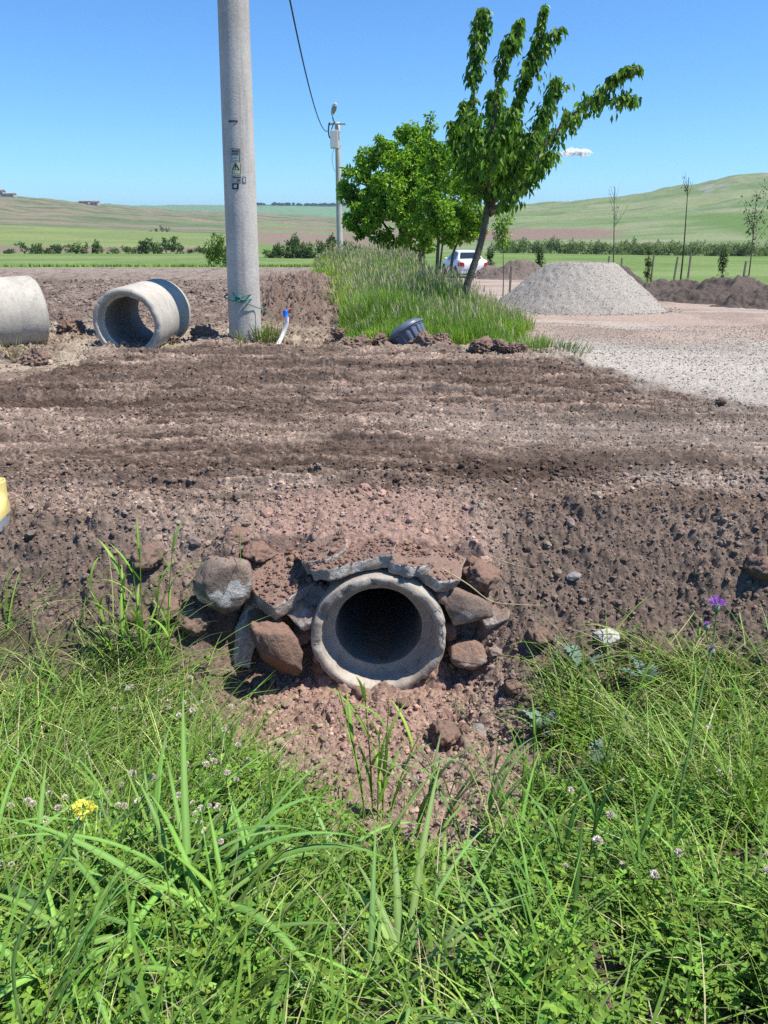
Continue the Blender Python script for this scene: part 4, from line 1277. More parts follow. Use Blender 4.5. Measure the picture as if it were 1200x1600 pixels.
# ------------------------------------------------------------------ white car
def car():
    Y = 45.5; x = xat(724, Y, -1.4)
    root = empty('parked_car', (x, Y, G(x, Y, False) + .0), math.radians(10))
    tag(root, 'white saloon car parked behind the leaning tree, tail to the camera', 'car')
    st = [(-2.17, .70, .42, .66), (-2.13, .80, .30, .88), (-2.0, .845, .24, 1.03), (-1.6, .862, .22, 1.055), (-1.0, .868, .22, 1.0), (0, .868, .22, .96), (1.0, .868, .22, .96), (1.35, .862, .22, .94), (1.8, .82, .24, .80), (2.1, .72, .28, .66), (2.18, .60, .36, .56)]
    bm = bmesh.new(); rings = []
    for (y, w, z0, z1) in st:
        sec = [(-w * .80, z0), (w * .80, z0), (w * .96, z0 + .08), (w, z0 + (z1 - z0) * .42), (w * .985, z0 + (z1 - z0) * .68), (w * .93, z1 - .05), (w * .84, z1), (0, z1 + .015), (-w * .84, z1), (-w * .93, z1 - .05), (-w * .985, z0 + (z1 - z0) * .68), (-w, z0 + (z1 - z0) * .42), (-w * .96, z0 + .08)]
        rings.append([bm.verts.new((px, y, pz)) for px, pz in sec])
    n = len(rings[0])
    for a, b in zip(rings[:-1], rings[1:]):
        for i in range(n): bm.faces.new((a[i], a[(i + 1) % n], b[(i + 1) % n], b[i]))
    bm.faces.new(rings[0][::-1]); bm.faces.new(rings[-1])
    bmesh.ops.recalc_face_normals(bm, faces=bm.faces)
    from_bm('body', bm, M['carpaint'], root)
    # cabin
    cs = [(-1.45, .70, 1.0, 1.03), (-.85, .56, .98, 1.43), (-.35, .55, .95, 1.49), (.25, .55, .95, 1.48), (1.10, .70, .93, .97)]
    bm = bmesh.new(); rings = []
    for (y, wt, zb, zt) in cs:
        wb = .79
        wt2 = lerp(wb, wt, min(1, (zt - zb) / .45))
        rings.append([bm.verts.new(q) for q in [(-wb, y, zb), (-wt2, y, zt - .04), (-wt2 + .09, y, zt), (0, y, zt + .015), (wt2 - .09, y, zt), (wt2, y, zt - .04), (wb, y, zb)]])
    for a, b in zip(rings[:-1], rings[1:]):
        for i in range(6): bm.faces.new((a[i], a[i + 1], b[i + 1], b[i]))
    bm.faces.new(rings[0]); bm.faces.new(rings[-1][::-1])
    bmesh.ops.recalc_face_normals(bm, faces=bm.faces)
    from_bm('cabin', bm, M['carpaint'], root, smooth=False)
    def panel(name, pts, mat, th=.014):
        bm = bmesh.new()
        f = bm.faces.new([bm.verts.new(q) for q in pts])
        f.normal_update()
        nn = f.normal.copy()
        c = Vector((0, .0, .9))
        if (f.calc_center_median() - c).dot(nn) < 0: nn = -nn
        bmesh.ops.translate(bm, vec=nn * .006, verts=bm.verts)
        e = bmesh.ops.extrude_face_region(bm, geom=[f])
        bmesh.ops.translate(bm, vec=nn * th, verts=[g for g in e['geom'] if isinstance(g, bmesh.types.BMVert)])
        bmesh.ops.recalc_face_normals(bm, faces=bm.faces)
        return from_bm(name, bm, mat, root, smooth=False)
    panel('rear_window', [(-.64, -1.39, 1.07), (.64, -1.39, 1.07), (.48, -.92, 1.385), (-.48, -.92, 1.385)], M['glass'])
    for s in (-1, 1):
        def P(y, k):                      # on the side of the cabin, k 0 bottom .. 1 top
            i = 0
            while i < len(cs) - 2 and y > cs[i + 1][0]: i += 1
            t = (y - cs[i][0]) / (cs[i + 1][0] - cs[i][0])
            zb, zt = lerp(cs[i][2], cs[i + 1][2], t), lerp(cs[i][3], cs[i + 1][3], t)
            wt = lerp(lerp(.79, cs[i][1], min(1, (cs[i][3] - cs[i][2]) / .45)), lerp(.79, cs[i + 1][1], min(1, (cs[i + 1][3] - cs[i + 1][2]) / .45)), t)
            return (s * lerp(.79, wt, k), y, lerp(zb, zt - .04, k))
        panel('side_window', [P(-.92, .14), P(-.14, .10), P(-.14, .92), P(-.78, .90)], M['glass'])
        panel('side_window', [P(-.02, .10), P(.78, .12), P(.30, .90), P(-.02, .92)], M['glass'])
        panel('tail_lamp', [(s * .80, -2.10, .70), (s * .55, -2.155, .72), (s * .60, -2.13, .90), (s * .80, -2.06, .93)], M['redlamp'], .05)
        panel('tail_lamp_wrap', [(s * .83, -2.06, .72), (s * .858, -1.83, .74), (s * .85, -1.86, .90), (s * .82, -2.02, .90)], M['redlamp'], .02)
        bm = bmesh.new(); box_bm(bm, s * .93, .62, 1.0, .16, .10, .12, .03); from_bm('mirror', bm, M['carpaint'], root)
        for y in (-1.33, 1.30):
            w = empty('wheel', (s * .77, y, .31)); w.parent = root
            bm = lathe_bm([(.20, -.09), (.28, -.10), (.305, -.07), (.31, 0), (.305, .07), (.28, .10), (.20, .09)], 32)
            bmesh.ops.rotate(bm, cent=(0, 0, 0), matrix=Matrix.Rotation(math.pi / 2, 3, 'Z'), verts=bm.verts)
            from_bm('tyre', bm, M['tyre'], w)
            bm = bmesh.new(); bmesh.ops.create_cone(bm, cap_ends=True, segments=24, radius1=.205, radius2=.17, depth=.04)
            bmesh.ops.rotate(bm, cent=(0, 0, 0), matrix=Matrix.Rotation(s * math.pi / 2, 3, 'Y'), verts=bm.verts)
            from_bm('rim', bm, M['alloy'], w, smooth=False, loc=(s * .085, 0, 0))
            # dark wheel arch
            bm = bmesh.new(); bmesh.ops.create_cone(bm, cap_ends=True, segments=32, radius1=.36, radius2=.36, depth=.02)
            bmesh.ops.rotate(bm, cent=(0, 0, 0), matrix=Matrix.Rotation(math.pi / 2, 3, 'Y'), verts=bm.verts)
            from_bm('wheel_arch', bm, M['darkplastic'], root, smooth=False, loc=(s * .862, y, .34))
    bm = bmesh.new(); box_bm(bm, 0, -2.165, .52, .52, .02, .115, .004); from_bm('number_plate', bm, M['plate'], root, smooth=False)
    bm = bmesh.new(); box_bm(bm, 0, -2.15, .36, 1.5, .08, .14, .03); from_bm('bumper', bm, M['carpaint'], root)
    bm = bmesh.new(); box_bm(bm, 0, -2.16, .275, 1.2, .06, .06, .01); from_bm('lower_bumper', bm, M['darkplastic'], root)
    bm = bmesh.new(); box_bm(bm, 0, -2.145, .80, .50, .02, .03, .008); from_bm('boot_handle', bm, M['alloy'], root)
car()

# ------------------------------------------------------------------ trees
LEAFG = np.array([(.055, .125, .020), (.095, .20, .026), (.145, .265, .032), (.20, .33, .045)])
def leaf_cols(n, pal=LEAFG, sd=.16):
    return np.clip(pal[rng.integers(0, len(pal), n)] * np.clip(1 + rng.normal(size=(n, 1)) * sd, .5, 1.6), .01, .6)

def cherry():
    Y0 = 13.0
    base = at(719, 492, Y0); base.z = G(base.x, Y0, False) - .1
    root = empty('cherry_tree', base)
    tag(root, 'tallest tree with a leaning trunk and upright leafy branches, in front of the white car', 'tree')
    def W(px, py, dy=0.0):
        return np.array(at(px, py, Y0 + dy) - base)
    bark = Acc()
    def limb(pts, r0, r1, n=24):
        P = smooth_path(pts, n)
        V, Q = tube_np(P, np.linspace(r0, r1, n), 8)
        bark.add(V, Q)
        return P
    limb([np.array((0, 0, -.1)), W(726, 462), W(733, 436), W(747, 395), W(757, 355), W(762, 318)], .070, .050)
    br = [  # pixels and depth offsets of the main limbs, leaf start
        ([(762, 320, 0), (748, 285, -.1), (735, 245, -.2), (722, 215, -.3), (703, 188, -.35)], .04, .2),
        ([(762, 320, 0), (748, 265, .2), (740, 195, .3), (742, 110, .35), (750, 55, .3), (757, 12, .3)], .045, .12),
        ([(763, 315, 0), (764, 255, -.2), (772, 185, -.3), (786, 105, -.35), (800, 60, -.3), (816, 27, -.3)], .05, .12),
        ([(764, 318, 0), (778, 262, .3), (800, 190, .45), (818, 135, .5), (836, 75, .5), (853, 5, .5)], .045, .15),
        ([(820, 132, .5), (840, 95, .5), (858, 62, .5), (876, 42, .5)], .02, .0),
        ([(766, 322, 0), (786, 285, -.3), (815, 235, -.5), (845, 185, -.6), (862, 150, -.6), (870, 120, -.6)], .045, .15),
        ([(764, 335, 0), (800, 305, .1), (838, 245, .2), (885, 190, .25), (935, 150, .25), (970, 112, .2), (1000, 103, .2)], .055, .12),
        ([(925, 158, .25), (950, 158, .2), (972, 152, .2), (988, 156, .2)], .02, .0),
        ([(764, 328, 0), (790, 315, -.4), (825, 282, -.6), (850, 255, -.7), (862, 235, -.7)], .04, .15),
        ([(764, 328, 0), (782, 300, .6), (812, 265, .9), (838, 215, 1.0), (856, 175, 1.0)], .04, .2),
        ([(762, 316, 0), (752, 280, -.5), (744, 240, -.8), (740, 205, -.85), (744, 180, -.85)], .04, .25),
        ([(762, 316, 0), (740, 285, .5), (722, 250, .7), (712, 215, .75), (722, 190, .7), (725, 155, .7)], .04, .25),
        ([(762, 316, 0), (766, 270, -.7), (775, 230, -1.0), (792, 195, -1.05), (800, 165, -1.0)], .04, .25),
        ([(764, 320, 0), (776, 290, -.2), (795, 265, -.5), (822, 225, -.8), (838, 205, -.8)], .035, .2),
        ([(764, 320, 0), (775, 285, .2), (782, 240, .5), (795, 215, .6), (812, 190, .6)], .035, .2),
        ([(763, 318, 0), (752, 290, -.3), (735, 262, -.6), (728, 240, -.6)], .03, .2),
        ([(763, 318, 0), (760, 275, .5), (765, 225, .9), (775, 180, 1.0), (765, 140, 1.0)], .04, .25),
    ]
    LP, LD = [], []
    for pts, r, s0 in br:
        P = limb([W(*p) for p in pts], r, .006, 30)
        seglen = np.linalg.norm(np.diff(P, axis=0), axis=1).sum()
        n = int(seglen * 215)
        t = s0 + (1 - s0) * rng.random(n) ** .9
        idx = t * (len(P) - 1); i = np.minimum(idx.astype(int), len(P) - 2); f = (idx - i)[:, None]
        c = P[i] * (1 - f) + P[i + 1] * f
        rad = (.26 * (1 - t) + .075)[:, None] * (rng.random((n, 1)) ** .55)
        clump = (fbm(t * 9 + r * 900, t * 0 + pts[0][0], 77, 2) * 1.5)[:, None]
        o = unit(n); o[:, 2] = o[:, 2] * .7 - .15
        LP.append(c + o * rad * np.clip(clump * 1.25 - .15, .25, 1.6)); LD.append(o)
        # short leafy spurs off the limb
        for _ in range(int(seglen * 3.2)):
            t0 = s0 + .05 + (.85 - s0) * rng.random(); k = int(t0 * (len(P) - 1))
            dirn = unit(1)[0]; dirn[2] = abs(dirn[2]) * .6 + .1
            L = rng.uniform(.15, .48) * (1.15 - t0 * .7)
            sp = P[k] + np.linspace(0, 1, 6)[:, None] * dirn * L
            V, Q = tube_np(sp, np.linspace(.010, .003, 6), 5); bark.add(V, Q)
            m = int(L * 85)
            u = rng.random((m, 1)); o = unit(m)
            LP.append(P[k] + dirn * L * u + o * .075); LD.append(o)
    # the twigless base of the trunk carries one thin side shoot
    limb([W(757, 350), W(750, 335), W(747, 322)], .02, .006, 8)
    bark.build('trunk', M['bark'], root, True)
    pos, o = np.concatenate(LP), np.concatenate(LD)
    n = len(pos)
    d = o * .55 + np.array([0, 0, -.95]) + rng.normal(size=(n, 3)) * .3
    nr = o + rng.normal(size=(n, 3)) * .5 + np.array([0, 0, .35])
    V, T, C = leaflets(pos, d, nr, np.clip(rng.normal(.115, .030, n), .04, .18), np.clip(rng.normal(.060, .015, n), .025, .1), leaf_cols(n), .2)
    mesh_np('crown', V, tris=T, mat=M['treeleaf'], col=C, parent=root)
cherry()

def clump_crown(centers, radii, nleaf, size, pal, hang=.3):
    centers = np.asarray(centers, float); radii = np.asarray(radii, float)
    w = radii[:, 0] * radii[:, 2]; w = w / w.sum()
    k = rng.choice(len(centers), nleaf, p=w)
    nsub = 16
    so = unit(len(centers) * nsub).reshape(len(centers), nsub, 3) * (.40 + .80 * rng.random((len(centers), nsub, 1)) ** .6)
    sr = rng.uniform(.14, .34, (len(centers), nsub, 1))
    j = rng.integers(0, nsub, nleaf)
    o = unit(nleaf)
    q_ = so[k, j] + o * sr[k, j] * (.35 + .75 * rng.random((nleaf, 1)) ** .6)
    pos = centers[k] + q_ * radii[k]
    d = o * .7 + rng.normal(size=(nleaf, 3)) * .6 - np.array([0, 0, hang])
    nr = o * .6 + rng.normal(size=(nleaf, 3)) * .6 + np.array([0, 0, .5])
    return leaflets(pos, d, nr, np.clip(rng.normal(size, size * .2, nleaf), size * .5, size * 1.6), size * .6, leaf_cols(nleaf, pal), .2)

def bushy_tree(Y0, basepx, trunks, lumps_px, nleaf, size, label, name='walnut_tree', pal=LEAFG, dark=True, depth=.75):
    base = at(basepx[0], basepx[1], Y0); base.z = G(base.x, Y0, False) - .1
    root = empty(name, base)
    tag(root, label, 'tree')
    def W(px, py, dy=0.0): return np.array(at(px, py, Y0 + dy) - base)
    bark = Acc()
    for pts, r0, r1 in trunks:
        P = [W(*p) for p in pts]; P[0][2] = min(P[0][2], 0) - .15
        P = smooth_path(P, 24)
        V, Q = tube_np(P, np.linspace(r0, r1, 24), 8); bark.add(V, Q)
    bark.build('trunk', M['darkbark'] if dark else M['bark'], root, True)
    sc = Y0 * 1.05 / FPX
    cs = [W(px, py, dy) for px, py, dy, r in lumps_px]
    rs = [(r * sc, r * sc * depth, r * sc * .85) for px, py, dy, r in lumps_px]
    V, T, C = clump_crown(cs, rs, nleaf, size, pal)
    mesh_np('crown', V, tris=T, mat=M['treeleaf'], col=C, parent=root)

GREEN2 = np.array([(.11, .22, .024), (.17, .31, .03), (.23, .38, .04), (.29, .44, .055)])
rl = random.Random(5)
lp = [(598, 262, 0, 34), (575, 290, .3, 32), (562, 325, 0, 26), (585, 345, -.6, 30), (625, 235, .2, 32), (650, 225, .4, 26), (660, 258, -.5, 36), (625, 290, -.9, 42), (600, 320, -1, 34), (640, 335, -.8, 36), (680, 290, -.3, 40), (560, 352, .2, 18), (615, 372, -.5, 20), (655, 370, -.2, 22), (548, 300, .2, 14), (632, 210, .3, 12), (578, 246, .2, 16)]
bushy_tree(31.0, (640, 412), [([(640, 415, 0), (632, 385, 0), (622, 340, .1), (615, 280, .2)], .14, .03), ([(646, 415, 0), (640, 385, .2), (648, 340, .3), (655, 270, .3)], .12, .03), ([(640, 410, -.1), (622, 385, -.2), (600, 350, -.2), (580, 320, 0)], .09, .02), ([(650, 412, 0), (660, 380, -.2), (672, 340, -.3), (685, 300, -.2)], .10, .02)],
           lp, 24000, .16, 'broad bushy tree with several dark stems left of the tallest tree', pal=GREEN2)
lp = [(700, 300, 0, 34), (690, 260, .1, 26), (715, 335, -.2, 34), (680, 350, 0, 28), (735, 340, .2, 24), (705, 365, 0, 20), (672, 300, -.1, 20), (730, 300, .1, 20), (674, 225, 0, 9), (673, 198, 0, 7), (672, 180, 0, 5), (680, 245, 0, 12), (740, 365, 0, 14)]
bushy_tree(26.0, (682, 424), [([(681, 428, 0), (684, 395, 0), (686, 350, 0), (680, 290, 0), (674, 230, 0), (672, 178, 0)], .065, .012), ([(700, 428, .2), (708, 398, .2), (718, 372, .2), (728, 335, .2)], .06, .02), ([(684, 390, 0), (696, 345, 0), (706, 300, 0)], .04, .012)],
           lp, 10500, .13, 'slender bright green tree with one thin top shoot, between bushy and tallest tree', 'plum_tree', GREEN2, dark=False)
bushy_tree(34.0, (662, 414), [([(661, 416, 0), (660, 390, 0), (663, 365, 0), (668, 345, .1)], .13, .06), ([(663, 380, 0), (655, 360, 0), (650, 340, 0)], .07, .03)],
           [(668, 352, .2, 24), (650, 350, .4, 20), (682, 362, .2, 16)], 1800, .15, 'short dark stemmed tree half hidden between the bushy tree and the slender one', 'stunted_tree', LEAFG)

def sapling(name, Y, px, py0, py1, label, leaves=0, spread=.25, leafh=(.3, 1.0), r=.02, bare=0, size=.07, pal=LEAFG, lean=0.0, cat='sapling', twig_mat='bark', conic=0):
    base = at(px, py0, Y); gz = G(base.x, Y, False); base.z = min(base.z, gz) if py0 is None else gz - .03
    top = at(px + lean, py1, Y)
    H = top.z - base.z
    root = empty(name, base); tag(root, label, cat)
    dx = top.x - base.x
    bark = Acc()
    P = np.stack([np.linspace(0, dx, 14) + .03 * np.sin(np.linspace(0, 5, 14)) * .7, .03 * np.cos(np.linspace(0, 4, 14)), np.linspace(-.1, H, 14)], -1)
    V, Q = tube_np(P, np.linspace(r, r * .25, 14), 6); bark.add(V, Q)
    LP = []
    nb = bare or 14
    for i in range(nb):
        t = rng.uniform(leafh[0], leafh[1] * .97)
        k = t * 13; j = int(k)
        p0 = P[j] + (P[min(j + 1, 13)] - P[j]) * (k - j)
        a = rng.uniform(0, 6.283)
        L = spread * rng.uniform(.5, 1.1) * ((1.15 - t) if conic else (1.25 - .6 * abs(t - .5)))
        dv = np.array([math.cos(a) * .55, math.sin(a) * .55, .75 if not conic else .35])
        tw = p0 + np.linspace(0, 1, 6)[:, None] * dv * L + np.array([0, 0, 1]) * (np.linspace(0, 1, 6)[:, None] ** 2) * L * .25
        V, Q = tube_np(tw, np.linspace(r * .28, r * .08 + .001, 6), 4); bark.add(V, Q)
        LP.append(tw)
    bark.build('stem', M[twig_mat], root, True)
    if leaves:
        k = rng.integers(0, len(LP), leaves); j = rng.integers(1, 6, leaves)
        A_ = np.array(LP)
        o = unit(leaves)
        pos = A_[k, j] + o * spread * .22
        d = o + np.array([0, 0, -.4]) + rng.normal(size=(leaves, 3)) * .3
        V, T, C = leaflets(pos, d, o + np.array([0, 0, .6]) + rng.normal(size=(leaves, 3)) * .4, np.clip(rng.normal(size, size * .2, leaves), size * .4, size * 2), size * .55, leaf_cols(leaves, pal))
        mesh_np('foliage', V, tris=T, mat=M['treeleaf'], col=C, parent=root)

DARKG = np.array([(.03, .055, .02), (.04, .075, .022), (.05, .09, .025)])
GREYG = np.array([(.07, .08, .06), (.09, .11, .07), (.06, .085, .05)])
sapling('sapling', 20.5, 786, 465, 340, 'small leafy green sapling left of the gravel pile', 620, .42, (.50, 1), .018, size=.085, pal=GREEN2)
sapling('bare_sapling', 27.0, 961, 415, 291, 'pale bare sapling behind the mound next to the gravel pile', 14, .55, (.62, 1), .030, bare=9, size=.07, pal=GREYG)
sapling('bare_sapling', 25.5, 1067, 420, 277, 'tallest dark bare sapling tied between two stakes', 14, .50, (.84, 1), .032, bare=7, size=.07, pal=GREYG, lean=10, twig_mat='darkbark')
sapling('sapling', 24.0, 1173, 425, 302, 'thinly leafed grey green sapling near the right picture edge', 230, .60, (.42, 1), .026, size=.085, pal=GREYG, lean=10)
sapling('young_conifer', 27, 1013, 428, 386, 'small dark young conifer between the two bare saplings', 700, .30, (.05, 1), .02, bare=40, size=.06, pal=DARKG, cat='conifer', conic=1, lean=2)
sapling('young_conifer', 21.5, 1132, 416, 388, 'small dark young conifer behind the tallest soil mound', 420, .30, (.35, 1), .02, bare=30, size=.06, pal=DARKG, cat='conifer', conic=1)
for px, lb in [(843, 'small dark conifer right of the leafy sapling beyond the gravel pile'), (766, 'dark conifer rising just behind the tail of the white car')]:
    sapling('young_conifer', 46, px, 420, 384, lb, 700, .55, (.05, 1), .03, bare=40, size=.11, pal=DARKG, cat='conifer', conic=1)
def stake(Y, px, py1, lean, label, h0=None):
    x = xat(px, Y); g = G(x, Y, False)
    top = at(px + lean, py1, Y)
    bm = bmesh.new()
    d = Vector((top.x - x, 0, top.z - g + .2)); L = d.length
    box_bm(bm, 0, 0, L / 2, .05, .05, L, .006)
    for v in bm.verts: v.co.x += .01 * math.sin(v.co.z * 3); 
    o = from_bm('stake', bm, M['wood'], smooth=False, loc=(x, Y, g - .2))
    o.rotation_euler = d.to_track_quat('Z', 'Y').to_euler()
    tag(o, label, 'stake', 'wooden stakes beside the saplings')
for a in [(19.6, 797, 415, 2, 'thin stake right of the small leafy sapling'), (27, 950, 400, 2, 'stake left of the pale bare sapling'), (27, 971, 403, 1, 'stake right of the pale bare sapling'), (25.5, 1054, 401, 5, 'leaning stake left of the tallest bare sapling'),
          (25.3, 1077, 396, 3, 'stake right of the tallest bare sapling'), (27, 1020, 398, 2, 'stake right of the young conifer between the bare saplings'), (24, 1163, 408, 3, 'stake left of the thinly leafed sapling')]:
    stake(*a)

# ------------------------------------------------------------------ valley bushes and the far hedge
def bush_mesh(name, n, size, pal, seed, lumpn=6, stem=True):
    rr = np.random.default_rng(seed)
    c = rr.normal(size=(lumpn, 3)) * np.array([.42, .35, .20]) + np.array([0, 0, .5])
    r = rr.uniform(.28, .5, (lumpn, 1)) * np.array([1, 1, .9])
    V, T, C = clump_crown(c, r, n, size, pal, .1)
    V[:, 2] = np.maximum(V[:, 2], -.02)
    return V, T, C
def make_bush(Y, px, pytop, pybase, wpx, label, pal, n=900, name='bush', group=None, proto=None, seed=0, size=None):
    b = at(px, pybase, Y); b.z = G(b.x, Y, False)
    t = at(px, pytop, Y).z - b.z
    w = wpx / FPX * Y * 1.06 / 2
    V, T, C = bush_mesh('x', n, (size or .16), pal, seed)
    o = mesh_np(name, V * np.array([w, w * .9, t]) , tris=T, mat=M['treeleaf'], col=C)
    o.location = b
    tag(o, label, 'bush', group)
    return o
BUSHG = np.array([(.06, .105, .03), (.08, .135, .04), (.11, .165, .055), (.065, .12, .045)])
OLIVE = np.array([(.13, .18, .075), (.16, .21, .09), (.19, .24, .10)])
BRIGHT = np.array([(.08, .15, .025), (.11, .19, .03), (.14, .23, .04)])
make_bush(29.5, 342, 367, 414, 44, 'bright green bush at the field edge just left of the thick pole', BRIGHT, 1800, seed=1, size=.10)
for k, (px, t, b_, w, pl, lb) in enumerate([
        (16, 389, 397, 16, 0, 'small dark valley bush nearest the left picture edge'), (50, 381, 397, 26, 0, 'round dark valley bush above the left concrete pipe'), (68, 388, 397, 16, 1, 'small pale bush right of the round dark one in the valley'),
        (87, 380, 396, 20, 0, 'dark compact valley bush standing alone between two gaps'), (120, 382, 396, 30, 1, 'wide olive bush in the valley left of the open pipe'), (147, 380, 397, 18, 0, 'taller green bush behind the olive one in the valley'),
        (174, 387, 397, 18, 1, 'low olive bush above the open concrete pipe'), (211, 384, 398, 24, 1, 'olive bush at the left end of the densest valley clump'), (232, 375, 397, 26, 0, 'tallest dark bush of the densest valley clump'),
        (248, 378, 398, 22, 1, 'pale bush in the middle of the densest valley clump'), (268, 378, 397, 28, 0, 'dark bush at the right end of the densest valley clump'), (300, 390, 399, 12, 0, 'tiny dark bush between the clump and the bright bush'),
        (315, 385, 399, 16, 0, 'dark bush just behind the left side of the bright bush')]):
    make_bush(168, px, t, b_, w * 1.2, lb, (BUSHG, OLIVE)[pl], 500, 'valley_bush', 'bushes along the valley floor on the left', seed=20 + k, size=.22)
for k, (px, t, b_, w, pl, lb) in enumerate([
        (428, 388, 401, 24, 0, 'dark round bush low in the valley right of the thick pole'), (440, 379, 391, 18, 0, 'dark bush upper left in the valley clump between the poles'), (456, 374, 386, 22, 0, 'dark green bush highest in the clump between the poles'),
        (462, 384, 400, 36, 1, 'pale wide bush in the clump between the poles'), (486, 381, 400, 34, 1, 'pale bush left of the slim pole foot'), (505, 375, 392, 26, 0, 'green bush just left of the slim pole'),
        (512, 385, 402, 26, 1, 'pale bush directly at the slim pole'), (475, 392, 402, 30, 1, 'low pale bush at the front of the clump between the poles'), (465, 369, 373, 7, 0, 'tiny dark bush standing above the clump between the poles'), (545, 382, 402, 30, 1, 'pale bush just right of the slim pole')]):
    make_bush(150, px, t, b_, w * 1.15, lb, (BUSHG, OLIVE)[pl], 600, 'valley_bush', 'bushes in the valley between the two poles', seed=50 + k, size=.20)
for k, (px, t, w) in enumerate([(253, 354, 5), (243, 357, 5), (262, 355, 5), (236, 360, 4), (300, 367, 8)]):
    make_bush(430, px, t, t + 5, w * 1.3, 'far dark bush on the slope left of the thick pole', BUSHG, 120, 'far_bush', 'far bushes on the slope left of the thick pole', seed=80 + k, size=.3)
# hedge of willows: copies of four different bushes
WILL = np.array([(.18, .23, .11), (.21, .26, .13), (.14, .18, .085), (.24, .29, .15)])
protos = [bush_mesh('w', 620, .17, WILL, 100 + k, 7) for k in range(4)]
pm = []
hx = np.linspace(778, 1215, 46)
for k, px in enumerate(hx):
    Yh = 226 + rng.uniform(-4, 4)
    x = xat(px + rng.uniform(-3, 3), Yh, -4)
    z = G(x, Yh, False)
    if k < 4:
        V, T, C = protos[k]
        o = mesh_np('willow_bush', V, tris=T, mat=M['treeleaf'], col=C); pm.append(o)
        tag(o, 'grey green willow bush in the long hedge across the far field on the right', 'bush', 'willow bushes in the far hedge row')
    else:
        o = pm[k % 4].copy(); COL.objects.link(o)
    s = rng.uniform(2.2, 3.1)
    o.location = (x, Yh, z); o.scale = (s, s * .9, rng.uniform(2.8, 3.9)); o.rotation_euler = (0, 0, rng.uniform(0, 6.28))
# wood on the far ridge
a = Acc()
n = 5200
px = rng.uniform(372, 560, n); Yr = 2850 + rng.uniform(-80, 80, n)
px = px[(fbm(px / 9, px * 0, 66, 3) > .36)]; n = len(px); Yr = Yr[:n]
x = (px - 600) / 1239 * Yr
hgt = 11 * fbm(px / 6, px * 0 + 4, 68, 3)
pos = np.stack([x, Yr, height(x, Yr, False) + rng.random(n) * hgt - 2], -1)
o_ = unit(n)
V, T, C = leaflets(pos, o_, unit(n), 6, 4.5, leaf_cols(n, DARKG))
a.add(V, None, T, C)
tag(a.build('far_wood', M['treeleaf']), kind='stuff')

# buildings on the left ridge
def house(Y, px, pyb, w, h, d, label, roof=True):
    b = at(px, pyb, Y); b.z = G(b.x, Y, False) - .5
    root = empty('farm_building', b); tag(root, label, 'building', None, 'thing')
    bm = bmesh.new(); box_bm(bm, 0, 0, h / 2, w, d, h); from_bm('wall', bm, M['wall'], root, smooth=False)
    bm = bmesh.new()
    e = .4
    vs = [bm.verts.new(q) for q in [(-w / 2 - e, -d / 2 - e, h + .02), (w / 2 + e, -d / 2 - e, h + .02), (w / 2 + e, d / 2 + e, h + .02), (-w / 2 - e, d / 2 + e, h + .02), (-w / 2 - e, 0, h * 1.3), (w / 2 + e, 0, h * 1.3)]]
    for f in ((0, 1, 5, 4), (2, 3, 4, 5), (0, 4, 3), (1, 2, 5), (0, 3, 2, 1)): bm.faces.new([vs[i] for i in f])
    from_bm('roof', bm, M['roof'], root, smooth=False)
    for i in (-1, 1):
        bm = bmesh.new(); box_bm(bm, i * w * .25, -d / 2 - .03, h * .55, w * .12, .06, h * .4); from_bm('window', bm, M['glass'], root, smooth=False)
house(950, 2, 306, 8, 6, 8, 'tall small house on the left ridge at the picture edge')
house(950, 15, 306, 13, 3.5, 8, 'long low house on the left ridge beside the tall one')
house(950, 131, 309, 11, 2.6, 7, 'low dark house on the left ridge, left of a pair')
house(950, 147, 309, 9, 4.5, 7, 'taller house on the left ridge, right of a pair')

# ------------------------------------------------------------------ small fair-weather clouds
def cloud(px, py, wpx, hpx, label, seed):
    D = 5200
    c = at(px, py, D)
    k = D * 1.0 / FPX
    bm = bmesh.new()
    rr = random.Random(seed)
    for i in range(40):
        t = rr.uniform(-1, 1)
        hh = (1 - t * t) * rr.uniform(.2, .8)
        ret = bmesh.ops.create_icosphere(bm, subdivisions=3, radius=1)
        s = rr.uniform(.18, .34)
        bmesh.ops.scale(bm, vec=(wpx * k * s * .62, wpx * k * s * .5, hpx * k * s * .8), verts=ret['verts'])
        bmesh.ops.translate(bm, vec=(t * wpx * k * .42, rr.uniform(-.1, .1) * wpx * k, hh * hpx * k * .5 - hpx * k * .2), verts=ret['verts'])
    for v in bm.verts:
        v.co += Vector((1, .5, 1)) * mnoise.fractal(v.co / (hpx * k * .5), 1, 2, 3) * hpx * k * .14
    o = from_bm('cloud', bm, M['cloud'], loc=c)
    tag(o, label, 'cloud')
    o['kind'] = 'thing'
